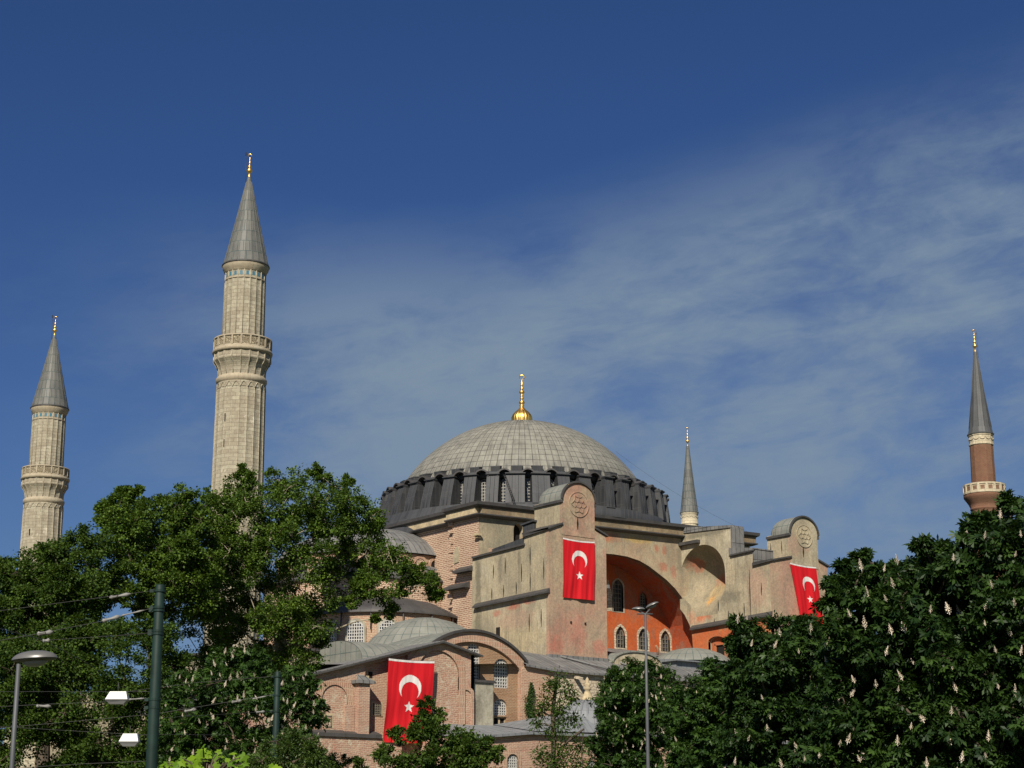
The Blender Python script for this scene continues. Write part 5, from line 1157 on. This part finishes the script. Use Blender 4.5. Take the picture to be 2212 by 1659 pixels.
    if blossoms: 
        cand = []
        for _ in range(blossoms * 60):
            x, y = rng.uniform(min(xs), max(xs)), rng.uniform(min(ys), max(ys))
            if not inside(poly, x, y): continue
            rd = ray(x, y).normalized(); best = None
            for c, r in blobs:      # nearest spray met from the street side
                w_ = c - CAM; s_ = w_.dot(rd); d2 = (w_ - rd * s_).length
                if d2 < r * 1.05:
                    t = s_ - math.sqrt((r * 1.05) ** 2 - d2 * d2)
                    if best is None or t < best: best = t
            if best is None: continue
            p = CAM + rd * (best - blossom_h * rng.uniform(-0.2, 1.8)) + UP * blossom_h * 0.2
            if any((p - q).length < blossom_h * 1.35 for q in cand): continue
            cand.append(p)
            if len(cand) >= blossoms: break
        mbb = MB(); rb = random.Random(3); h = blossom_h
        for i in range(46):
            t = (i + .5) / 46; a = i * 2.4; rad = h * 0.26 * rb.uniform(.7, 1.25) * (1 - t) ** 0.7 * (0.6 + 0.4 * min(1, t * 8)); z = h * t; e = Vector((math.cos(a), math.sin(a), 0)); s = h * 0.050 * (1.2 - 0.6 * t) * rb.uniform(.8, 1.3)
            c = e * rad + UP * z; ax = Vector((-e.y, e.x, rb.uniform(-.5, .5))).normalized(); ay = (e * 0.4 + UP * rb.uniform(0.5, 1)).normalized()
            mbb.face([c - ax * s - ay * s * .6, c + ax * s - ay * s * .6, c + ax * s + ay * s, c - ax * s + ay * s])
        mbb.tube([(0, 0, -h * 0.2), (0, 0, h)], [h * 0.03, h * 0.015], 4); mbb.local = True
        src = mbb.build('blossom', M['blossom'], root, weld=False)
        for i, p in enumerate(cand):
            o = src if i == 0 else link_copy(src, root); o.location = p - base; s = rng.uniform(.6, 1.25); o.scale = (s * rng.uniform(.8, 1.15), s, s * rng.uniform(.85, 1.15)); o.rotation_euler = (rng.uniform(-.45, .45), rng.uniform(-.45, .45), rng.uniform(0, 6))
    return root

pA = [(432, 1075), (470, 1050), (500, 1030), (530, 1016), (560, 1036), (580, 1030), (605, 1017), (640, 1010), (680, 1011), (700, 1020), (725, 1048), (750, 1031), (770, 1053), (800, 1062), (818, 1085), (822, 1120), (832, 1165), (880, 1205), (910, 1232), (948, 1270), (951, 1300), (920, 1290), (880, 1275), (850, 1300), (848, 1330), (820, 1310), (780, 1275), (735, 1295), (720, 1330), (700, 1400), (690, 1440), (560, 1460), (440, 1440), (430, 1330), (440, 1200)]
make_tree('plane_tree', 'big spreading plane tree with pale limbs in front of the tall near minaret', 'tree', 125, pA, 11, 'leaf_plane', 'bark_pale', 32, 170, 4.5, (0.175, 0.135), 9, 84, 0.38, (585, 1500), group='plane trees', extra=[(860, 1212, 26, 0), (885, 1242, 22, 0), (832, 1195, 28, 0), (802, 1150, 30, 0), (780, 1285, 18, 0), (870, 1270, 14, 0), (905, 1232, 18, 0), (930, 1262, 16, 0), (940, 1290, 14, 0), (845, 1318, 16, -1), (815, 1335, 10, -1), (760, 1300, 14, 1), (520, 1022, 14, 0), (680, 1016, 14, 0), (752, 1038, 12, 0), (440, 1325, 36, 2), (450, 1385, 38, 1), (425, 1420, 40, 2), (470, 1300, 30, 2), (400, 1360, 30, 3), (500, 1400, 36, 1), (440, 1440, 40, 1), (640, 1390, 36, 0), (600, 1360, 40, 0), (660, 1340, 34, 1)])
pB = [(214, 1150), (219, 1092), (245, 1072), (267, 1060), (294, 1057), (333, 1080), (371, 1054), (410, 1048), (447, 1054), (468, 1085), (470, 1200), (460, 1330), (400, 1345), (330, 1330), (250, 1330), (215, 1260)]
make_tree('plane_tree', 'bushy plane tree between the two stone minarets, behind the tall green tram pole', 'tree', 118, pB, 12, 'leaf_plane', 'bark_dark', 33, 92, 4.0, (0.175, 0.135), 10, 100, 0.37, (330, 1500), group='plane trees', extra=[(222, 1096, 13, 0), (268, 1066, 13, 0), (296, 1062, 12, 0)])
pC = [(-60, 1230), (0, 1212), (37, 1196), (80, 1190), (123, 1168), (150, 1150), (167, 1134), (180, 1120), (210, 1122), (222, 1150), (235, 1240), (240, 1340), (200, 1450), (120, 1480), (0, 1480), (-60, 1450)]
make_tree('plane_tree', 'broad dark green tree hiding the foot of the farther stone minaret', 'tree', 112, pC, 13, 'leaf_dark', 'bark_dark', 34, 115, 4.5, (0.17, 0.13), 10, 105, 0.37, (100, 1550), group='plane trees')
pD = [(-60, 1400), (60, 1380), (150, 1370), (240, 1350), (310, 1340), (370, 1360), (400, 1420), (390, 1500), (400, 1600), (420, 1720), (-60, 1720)]
make_tree('shade_tree', 'dark shade tree in the lower left corner behind the white hanging lamps', 'tree', 100, pD, 14, 'leaf_dark', 'bark_dark', 40, 130, 4.0, (0.16, 0.12), 9, 115, 0.39, (280, 1700))
pE = [(345, 1560), (352, 1500), (380, 1460), (420, 1430), (455, 1405), (500, 1395), (540, 1400), (575, 1420), (610, 1440), (650, 1445), (680, 1470), (698, 1510), (700, 1560), (690, 1640), (690, 1720), (350, 1720)]
make_tree('chestnut_tree', 'horse chestnut full of small white blossom candles, left of the brick gabled wing', 'tree', 88, pE, 15, 'leaf_chestnut', 'bark_dark', 36, 110, 4.0, (0.18, 0.075), 9, 18, 0.38, (520, 1700), 'palmate', 100, 0.24, group='flowering chestnuts', droop=0.45)
pF = [(540, 1660), (555, 1625), (590, 1590), (630, 1570), (665, 1580), (700, 1610), (720, 1660), (730, 1740), (540, 1740)]
make_tree('shrub', 'fine leaved green shrub under the two far tram poles', 'shrub', 70, pF, 16, 'leaf_bush', 'bark_dark', 26, 40, 2.0, (0.13, 0.05), 9, 60, 0.4, (630, 1740))
pG = [(1292, 1500), (1300, 1470), (1330, 1448), (1352, 1428), (1385, 1424), (1425, 1440), (1450, 1465), (1460, 1500), (1468, 1540), (1450, 1590), (1420, 1630), (1440, 1720), (1270, 1740), (1280, 1660), (1272, 1610), (1300, 1570), (1290, 1530)]
make_tree('chestnut_tree', 'dense rounded chestnut with small white candles behind the double street lamp', 'tree', 100, pG, 17, 'leaf_chestnut', 'bark_dark', 32, 115, 3.2, (0.17, 0.07), 9, 21, 0.38, (1370, 1720), 'palmate', 70, 0.21, group='flowering chestnuts', droop=0.45)
pH = [(1440, 1500), (1465, 1480), (1500, 1465), (1520, 1440), (1545, 1430), (1575, 1435), (1620, 1460), (1640, 1740), (1440, 1740), (1450, 1620)]
make_tree('chestnut_tree', 'dark chestnut without blossom between the rounded chestnut and the big right hand one', 'tree', 85, pH, 18, 'leaf_chestnut', 'bark_dark', 34, 95, 3.0, (0.18, 0.075), 9, 20, 0.38, (1530, 1720), 'palmate', 6, 0.2, droop=0.45)
pI = [(1590, 1420), (1572, 1392), (1578, 1362), (1592, 1330), (1602, 1330), (1640, 1334), (1690, 1330), (1728, 1322), (1765, 1345), (1800, 1400), (1820, 1560), (1820, 1780), (1560, 1780), (1550, 1640), (1575, 1560), (1565, 1480), (1556, 1435)]
make_tree('chestnut_tree', 'chestnut in front of the orange tower wall, just left of the largest blossoming one', 'tree', 48, pI, 19, 'leaf_chestnut_shaded', 'bark_dark', 34, 170, 2.4, (0.15, 0.056), 9, 18, 0.43, (1690, 1780), 'palmate', 36, 0.19, group='flowering chestnuts', droop=0.5, fill=0.95, sep=0.32)
pJ = [(1775, 1345), (1766, 1320), (1788, 1288), (1800, 1262), (1812, 1240), (1822, 1214), (1848, 1200), (1860, 1192), (1880, 1212), (1900, 1222), (1943, 1219), (1960, 1205), (1975, 1180), (1992, 1168), (2034, 1170), (2060, 1150), (2090, 1120), (2130, 1112), (2176, 1080), (2212, 1064), (2300, 1050), (2360, 1200), (2360, 1780), (1760, 1780), (1770, 1500)]
make_tree('chestnut_tree', 'largest horse chestnut with tall white blossom candles filling the right edge', 'tree', 38, pJ, 20, 'leaf_chestnut_shaded', 'bark_dark', 44, 330, 2.6, (0.155, 0.057), 9, 17, 0.43, (2080, 1790), 'palmate', 99, 0.185, group='flowering chestnuts', droop=0.5, fill=0.95, sep=0.30, extra=[(1860, 1204, 14, -0.5), (1820, 1222, 12, -0.5), (1796, 1258, 9, -0.5), (1992, 1175, 14, -.4), (2180, 1086, 16, -.4), (1930, 1258, 36, 0), (1965, 1238, 34, 0), (1995, 1290, 44, 0), (1900, 1285, 40, 0), (2005, 1350, 44, 0), (1950, 1340, 44, 0), (1865, 1250, 30, 0), (2050, 1205, 32, 0), (2020, 1230, 36, 0), (2044, 1306, 44, 0), (2015, 1300, 40, -.3), (2075, 1315, 40, .2), (2100, 1160, 34, 0), (2150, 1140, 36, 0)])
pK = [(800, 1660), (812, 1620), (835, 1592), (850, 1575), (880, 1562), (893, 1535), (900, 1512), (915, 1503), (935, 1510), (950, 1525), (952, 1560), (985, 1580), (1015, 1585), (1045, 1590), (1075, 1605), (1090, 1640), (1095, 1740), (800, 1740)]
make_tree('small_tree', 'small bushy green tree in front of the large flag\'s lower right corner', 'tree', 130, pK, 21, 'leaf_dark', 'bark_dark', 26, 60, 2.2, (0.24, 0.15), 9, 60, 0.38, (930, 1740), extra=[(921, 1520, 13, 0), (922, 1543, 17, 0), (930, 1565, 22, 0)])
pL = [(690, 1660), (700, 1640), (718, 1622), (735, 1632), (755, 1612), (775, 1622), (795, 1650), (805, 1740), (690, 1740)]
make_tree('small_tree', 'low green bush below the dark ledge of the brick gabled wing', 'shrub', 132, pL, 22, 'leaf_bush', 'bark_dark', 18, 26, 1.5, (0.2, 0.1), 8, 50, 0.4, (745, 1740))
# slender tree with a bare trunk
base = at(1195, 1659, 128); base.z = 0
sl_t = empty('slender_tree', base, 'slender tree with bare dark trunk and thin tufts of leaves, before the ribbed lead dome', 'tree')
mb = MB(); tr_pts = [base, at(1194, 1659, 128), at(1197, 1590, 128), at(1194, 1540, 128), at(1200, 1490, 128), at(1203, 1452, 128)]
mb.tube(tr_pts, [0.22, 0.19, 0.17, 0.15, 0.12, 0.06], 7)
mb.tube([at(1208, 1620, 128), at(1228, 1600, 127.6), at(1250, 1583, 127.3), at(1262, 1574, 127.2)], [0.05, 0.1, 0.09, 0.05], 6)
mb.tube([at(1258, 1659, 127.8), at(1256, 1620, 127.6), at(1262, 1575, 127.2)], [0.05, 0.04, 0.02], 5)
tufts = [(1205, 1470, 15), (1188, 1482, 11), (1225, 1492, 12), (1180, 1515, 17), (1213, 1527, 17), (1238, 1508, 11), (1168, 1538, 12), (1240, 1555, 13), (1160, 1562, 12), (1212, 1568, 17), (1185, 1580, 10), (1205, 1612, 20), (1230, 1640, 24), (1180, 1650, 20), (1165, 1628, 13), (1250, 1610, 12), (1255, 1655, 18), (1208, 1545, 12), (1195, 1640, 18)]
rng = random.Random(4); nr = np.random.default_rng(4); C_ = []; D_ = []; N_ = []
for x, y, r in tufts:
    c = at(x, y, 128 + rng.uniform(-.8, .8)); p0 = min((tr_pts[i].lerp(tr_pts[i + 1], t / 5) for i in range(1, 5) for t in range(6)), key=lambda q: abs(q.z - c.z + 0.3)); mb.tube([p0, p0.lerp(c, .6) + UP * 0.08, c], [0.045, 0.03, 0.015], 4, False)
    k = int(r * 15); off = nr.normal(size=(k, 3)) * r * 0.0345 * 0.55; C_.append(np.array(c) + off); o_ = unit(off + nr.normal(size=(k, 3)) * 0.3); o_[:, 2] -= .2; D_.append(unit(o_)); N_.append(unit(np.array([0, 0, .9]) + nr.normal(size=(k, 3)) * .5))
mb.build('trunk', M['bark_dark'], sl_t, weld=False)
C_ = np.concatenate(C_); n = len(C_); leaf_mesh('crown', C_, np.concatenate(D_), np.concatenate(N_), nr.uniform(.2, .34, n), nr.uniform(.08, .13, n), np.clip(nr.normal(.4, .25, n), 0, 1), M['leaf_dark'], sl_t)
# young bright green maple close by
base = at(440, 1800, 17); base.z = 0
sap = empty('young_maple', base, 'bright yellow green young maple with large lobed leaves near the tall tram pole', 'tree')
mb = MB(); top = at(440, 1700, 17); mb.tube([base, top], [0.035, 0.02], 6); rng = random.Random(9); lv = MB(); tints = []
for k in range(92):
    if k < 40: x, y = rng.uniform(345, 430), rng.uniform(1622, 1700)
    elif k < 88: x, y = rng.uniform(415, 545), rng.uniform(1603 + abs(rng.gauss(0, 14)), 1700)
    else: x, y = rng.uniform(540, 600), rng.uniform(1648, 1700)
    if k < 40 and y < 1650 - abs(x - 385) * 0.2: y += 14
    p = at(x, y, 17 + rng.uniform(-.35, .35)); s = rng.uniform(0.026, 0.062)
    d = (RIGHT * rng.uniform(-1, 1) - FWD * rng.uniform(0.0, 0.8) - UP * rng.uniform(0.1, 0.9)).normalized(); nrm = (UP * rng.uniform(.4, 1) - FWD * rng.uniform(0.1, .8) + RIGHT * rng.uniform(-.5, .5)); nrm = (nrm - d * nrm.dot(d)).normalized(); sd_ = d.cross(nrm)
    out = []
    for a, r in ((180, .25), (150, .6), (120, .95), (95, .62), (62, 1.05), (35, .68), (0, 1.3), (-35, .68), (-62, 1.05), (-95, .62), (-120, .95), (-150, .6)):
        out.append(p + (d * math.cos(R_(a)) + sd_ * math.sin(R_(a))) * s * r - nrm * s * 0.25 * (r * abs(math.sin(R_(a)))) )
    for i in range(12): lv.face([p, out[i], out[(i + 1) % 12]], [(0, 0)] * 3)
    tints += [rng.uniform(0, 1)] * 36
    if k % 4 == 0: mb.tube([top, top.lerp(p, .6) + UP * 0.06, p], [0.012, 0.008, 0.004], 4, False)
mb.build('trunk', M['bark_dark'], sap, weld=False)
o = lv.build('crown', M['leaf_bright'], sap, weld=False); a_ = o.data.attributes.new('tint', 'FLOAT', 'POINT'); a_.data.foreach_set('value', np.array(tints, np.float32))
# ivy on the aisle wall
iv = empty('ivy', (-28.3, -38.0, 13.9), 'dark green ivy climbing the brick wall beside the arched barred windows', 'ivy'); nr = np.random.default_rng(8); n = 2600
t = nr.uniform(0, 1, n); wv = 0.62 * np.sin(np.pi * np.clip(t * .9 + .12, 0, 1)) ** .6
C_ = np.stack([-28.3 + nr.normal(0, .5, n) * wv + 0.15 * np.sin(t * 9), -37.75 - np.abs(nr.normal(0, .16, n)), 13.7 + 5.0 * t], 1); d_ = nr.normal(size=(n, 3)); d_[:, 2] -= .5; d_[:, 1] -= .5
leaf_mesh('foliage', C_, unit(d_), unit(np.array([0, -1, .4]) + nr.normal(size=(n, 3)) * .4), nr.uniform(.1, .2, n), nr.uniform(.08, .15, n), np.clip(nr.normal(.4, .25, n), 0, 1), M['leaf_vine'], iv)
mb = MB(); mb.tube([(-28.4, -37.7, 12.5), (-28.2, -37.7, 15), (-28.4, -37.7, 18.5)], [0.07, 0.05, 0.02], 5); mb.build('stem', M['bark_dark'], iv)

# ------------------------------------------------------------------ tram poles, lamps, wires
def pole(px, py, dist, label, bands):
    p = at(px, py, dist); root = empty('tram_pole', (p.x, p.y, 0), label, 'pole', 'green tram poles'); c = (p.x, p.y)
    mb = MB(); mb.lathe([(0.155, 0), (0.145, p.z * .5), (0.118, p.z - .03), (0.10, p.z), (0, p.z)], 20, c); mb.build('post', M['pole_green'], root)
    for dz in bands:
        mb = MB(); mb.lathe([(0.115, p.z - dz - .03), (0.148, p.z - dz - .03), (0.148, p.z - dz + .03), (0.115, p.z - dz + .03)], 16, c, smooth=False); mb.obox(Vector((c[0], c[1], p.z - dz)) - RIGHT * 0.2, RIGHT * 0.05, FWD * 0.04, UP * 0.04); mb.build('clamp', M['pole_green'], root)
    return root, p
pole(346, 1263, 47, 'tallest looking green tram pole at the left, nearest of the three', (0.16, 0.58, 0.66, 1.18, 1.25, 2.9, 3.1))
pole(600, 1451, 75, 'middle distance green tram pole before the blossoming chestnut', (0.2, 0.95, 1.6))
pole(579, 1574, 95, 'farthest and shortest looking green tram pole, half hidden by a shrub', (0.15, 0.3))

def lamp_head(parent, c, ax, wide, L, tilt_up):
    "flattened lens shaped lamp head: metal top shell, darker belly and glass bowl"
    ax = Vector(ax).normalized(); up = (UP - ax * ax.dot(UP)).normalized(); sd_ = ax.cross(up); c = Vector(c)
    def shell(z0, z1, mat, name, k0, k1, par, sx=1.0):
        mb = MB(); n = 24; m_ = 8
        for j in range(m_):
            t0, t1 = math.pi / 2 * j / m_, math.pi / 2 * (j + 1) / m_
            for i in range(n):
                q = []
                for a, t in ((i, t0), (i + 1, t0), (i + 1, t1), (i, t1)):
                    an = 2 * math.pi * a / n; rx = math.cos(t) * sx
                    q.append(c + ax * (L / 2 * math.cos(an) * rx) + sd_ * (wide / 2 * math.sin(an) * rx) + up * (z0 + (z1 - z0) * math.sin(t)))
                mb.face(q, None, True)
        return mb.build(name, M[mat], par)
    h = shell(0.0, 0.145 * L / .8, 'lamp_grey', 'lamp_head', 0, 1, parent)
    shell(0.0, -0.05 * L / .8, 'lamp_under', 'lamp_base', 0, 1, h, 0.97); shell(-0.03 * L / .8, -0.13 * L / .8, 'lamp_glass', 'glass_bowl', 0, 1, h, 0.55)
    return h
p = at(40, 1440, 32); lp = empty('street_lamp', (p.x, p.y, 0), 'grey street lamp with one oval head at the lower left edge', 'street lamp')
mb = MB(); mb.lathe([(0.07, 0), (0.055, 0.3), (0.043, p.z * .6), (0.038, p.z + .04), (0, p.z + .06)], 14, (p.x, p.y)); mb.build('post', M['pole_grey'], lp)
lamp_head(lp, at(75, 1424, 32), RIGHT * 1.0 + UP * 0.06 - FWD * 0.15, 0.52, 0.80, 0)
p = at(1394, 1325, 75); lp = empty('street_lamp', (p.x, p.y, 0), 'tall grey street lamp with two oval heads in front of the orange arched wall', 'street lamp')
mb = MB(); mb.lathe([(0.13, 0), (0.09, 0.5), (0.07, p.z * .6), (0.045, p.z), (0, p.z + .02)], 14, (p.x, p.y)); mb.build('post', M['pole_grey'], lp)
mb = MB(); mb.tube([at(1376, 1326, 75), at(1410, 1326.5, 75)], 0.028, 6); mb.tube([at(1380, 1320, 75), at(1394, 1327, 75), at(1404, 1316, 75)], 0.035, 6); mb.build('bracket', M['pole_grey'], lp)
lamp_head(lp, at(1379, 1316, 75), -RIGHT * 1.0 + UP * 0.02 + FWD * 0.2, 0.36, 0.56, 0)
lamp_head(lp, at(1409, 1308, 75), RIGHT * 1.0 + UP * 0.45 - FWD * 0.25, 0.36, 0.60, 0)

def hang_lamp(cx, cy, dist, wpx, label):
    c = at(cx, cy, dist); mpp = (c - CAM).length / FPX; hw = wpx * mpp / 2; root = empty('hanging_lamp', c, label, 'lamp', 'white lamps hung from wires over the street')
    def trap(z0, z1, h0, h1, d0, d1, sh=0.0):
        mb = MB(); A = [c + RIGHT * (sx * h0) + FWD * (sy * d0) + UP * z0 for sx, sy in ((-1, -1), (1, -1), (1, 1), (-1, 1))]; Bq = [c + RIGHT * (sx * h1 + sh) + FWD * (sy * d1) + UP * z1 for sx, sy in ((-1, -1), (1, -1), (1, 1), (-1, 1))]
        for i in range(4): mb.face([A[i], A[(i + 1) % 4], Bq[(i + 1) % 4], Bq[i]])
        mb.face(A); mb.face(Bq); return mb
    H = 16 * mpp; trap(0, H, hw, hw * .72, hw * .6, hw * .38, hw * .08).build('housing', M['lamp_white'], root); trap(-H * .16, 0.0, hw * 1.02, hw * 1.02, hw * .62, hw * .62).build('rim', M['lamp_grey'], root)
    trap(-H * .62, -H * .16, hw * .62, hw * .95, hw * .4, hw * .58).build('glass_bowl', M['lamp_glass'], root)
    mb = MB(); mb.tube([c + UP * H, c + UP * (H + 0.25)], 0.012, 5); mb.build('hanger', M['wire'], root)
hang_lamp(254, 1511, 52, 46, 'white trapezoid hanging lamp left of the tall green pole, the upper one')
hang_lamp(280, 1602, 60, 40, 'white trapezoid hanging lamp left of the tall green pole, the lower one')

def cable(label, pts, rad, mat='wire', beads=(), sag=0.0):
    P = []
    for (x0, y0, d0), (x1, y1, d1) in zip(pts, pts[1:]):
        a, b_ = at(x0, y0, d0), at(x1, y1, d1); k = 12
        for i in range(k + (1 if (x1, y1, d1) == pts[-1] else 0)): t = i / k; P.append(a.lerp(b_, t) - UP * sag * 4 * t * (1 - t))
    root = empty('overhead_cable', P[0], label, 'cable'); mb = MB(); mb.tube(P, rad * 0.6, 5); mb.build('wire', M[mat], root)
    for x0, y0, x1, y1, d, r in beads:
        a, b_ = at(x0, y0, d), at(x1, y1, d); mb = MB(); mb.tube([a, a.lerp(b_, .1), a.lerp(b_, .2), a.lerp(b_, .5), a.lerp(b_, .8), b_], [r * .6, r * 1.5, r, r * .8, r * 1.5, r * .6], 6); mb.build('insulator', M['insulator'], root)
cable('topmost span wire running left from the top of the tall green pole', [(338, 1275, 47), (-120, 1335, 44)], 0.010, 'wire_pale', [(236, 1291, 282, 1283, 46.4, 0.035)])
cable('span wire with white clamps meeting the tall green pole just under its top', [(338, 1311, 47), (225, 1341, 46.4), (82, 1369, 45), (-120, 1405, 44)], 0.012, 'wire_pale', [(80, 1370, 114, 1365, 45.2, 0.045), (220, 1342, 260, 1331, 46.4, 0.04), (262, 1330, 312, 1318, 46.6, 0.018)])
cable('thin span wire fixed at the third clamp of the tall green pole', [(336, 1366, 47), (295, 1370, 46.7), (88, 1384, 45)], 0.011, 'wire_pale', [(92, 1385, 108, 1383, 45, 0.04)], 0.0)
cable('dark contact wire sloping down to the right through the left trees', [(-60, 1343, 40), (90, 1381, 45), (175, 1425, 60), (240, 1465, 80)], 0.014)
cable('level wire above the upper white hanging lamp', [(-60, 1494, 55), (330, 1494, 52)], 0.010)
cable('short span wire carrying the upper white hanging lamp', [(330, 1508, 47), (230, 1516, 52), (80, 1522, 56), (-60, 1530, 60)], 0.011, 'wire_pale', [(278, 1511, 312, 1509, 49, 0.02), (78, 1525, 110, 1526, 56, 0.04)])
cable('wire rising to the right behind the tall green pole to the middle pole', [(-60, 1578, 70), (330, 1543, 73), (520, 1512, 75), (592, 1500, 75)], 0.014, 'wire_pale', [(398, 1537, 424, 1532, 74, 0.05), (500, 1517, 522, 1513, 75, 0.05), (545, 1510, 575, 1504, 75, 0.022)])
cable('wire just above the lower white hanging lamp', [(-60, 1566, 62), (280, 1586, 60), (500, 1588, 62)], 0.010)
cable('top wire between the tall green pole and the middle pole', [(250, 1497, 70), (420, 1475, 73), (593, 1461, 75)], 0.013, 'wire_pale')
cable('wire to the lower clamp of the middle tram pole', [(330, 1552, 72), (592, 1536, 75)], 0.012, 'wire', [(553, 1539, 572, 1537, 75, 0.04)])
cable('wire with insulators ending at the farthest short pole', [(250, 1590, 90), (480, 1582, 93), (573, 1577, 95)], 0.015, 'wire_pale', [(510, 1581, 570, 1577, 95, 0.045)])
cable('lowest wire crossing the bottom left corner', [(40, 1659, 45), (180, 1650, 46), (326, 1644, 47)], 0.011, 'wire_pale')
p0 = Vector((9.5, -4.0, 55.6)); 
def straight(label, a, b_, rad, sag):
    P = [Vector(a).lerp(Vector(b_), i / 20) - UP * sag * 4 * (i / 20) * (1 - i / 20) for i in range(21)]; root = empty('overhead_cable', P[0], label, 'cable'); mb = MB(); mb.tube(P, rad, 5); mb.build('wire', M['wire'], root)
straight('thin cable sloping from the dome down to the right hand roofs', at(1330, 975, 240), at(1640, 1160, 228), 0.013, 0.8)
straight('thin cable sloping from the dome down to the left trees', at(900, 1020, 240), at(790, 1090, 226), 0.013, 0.3)
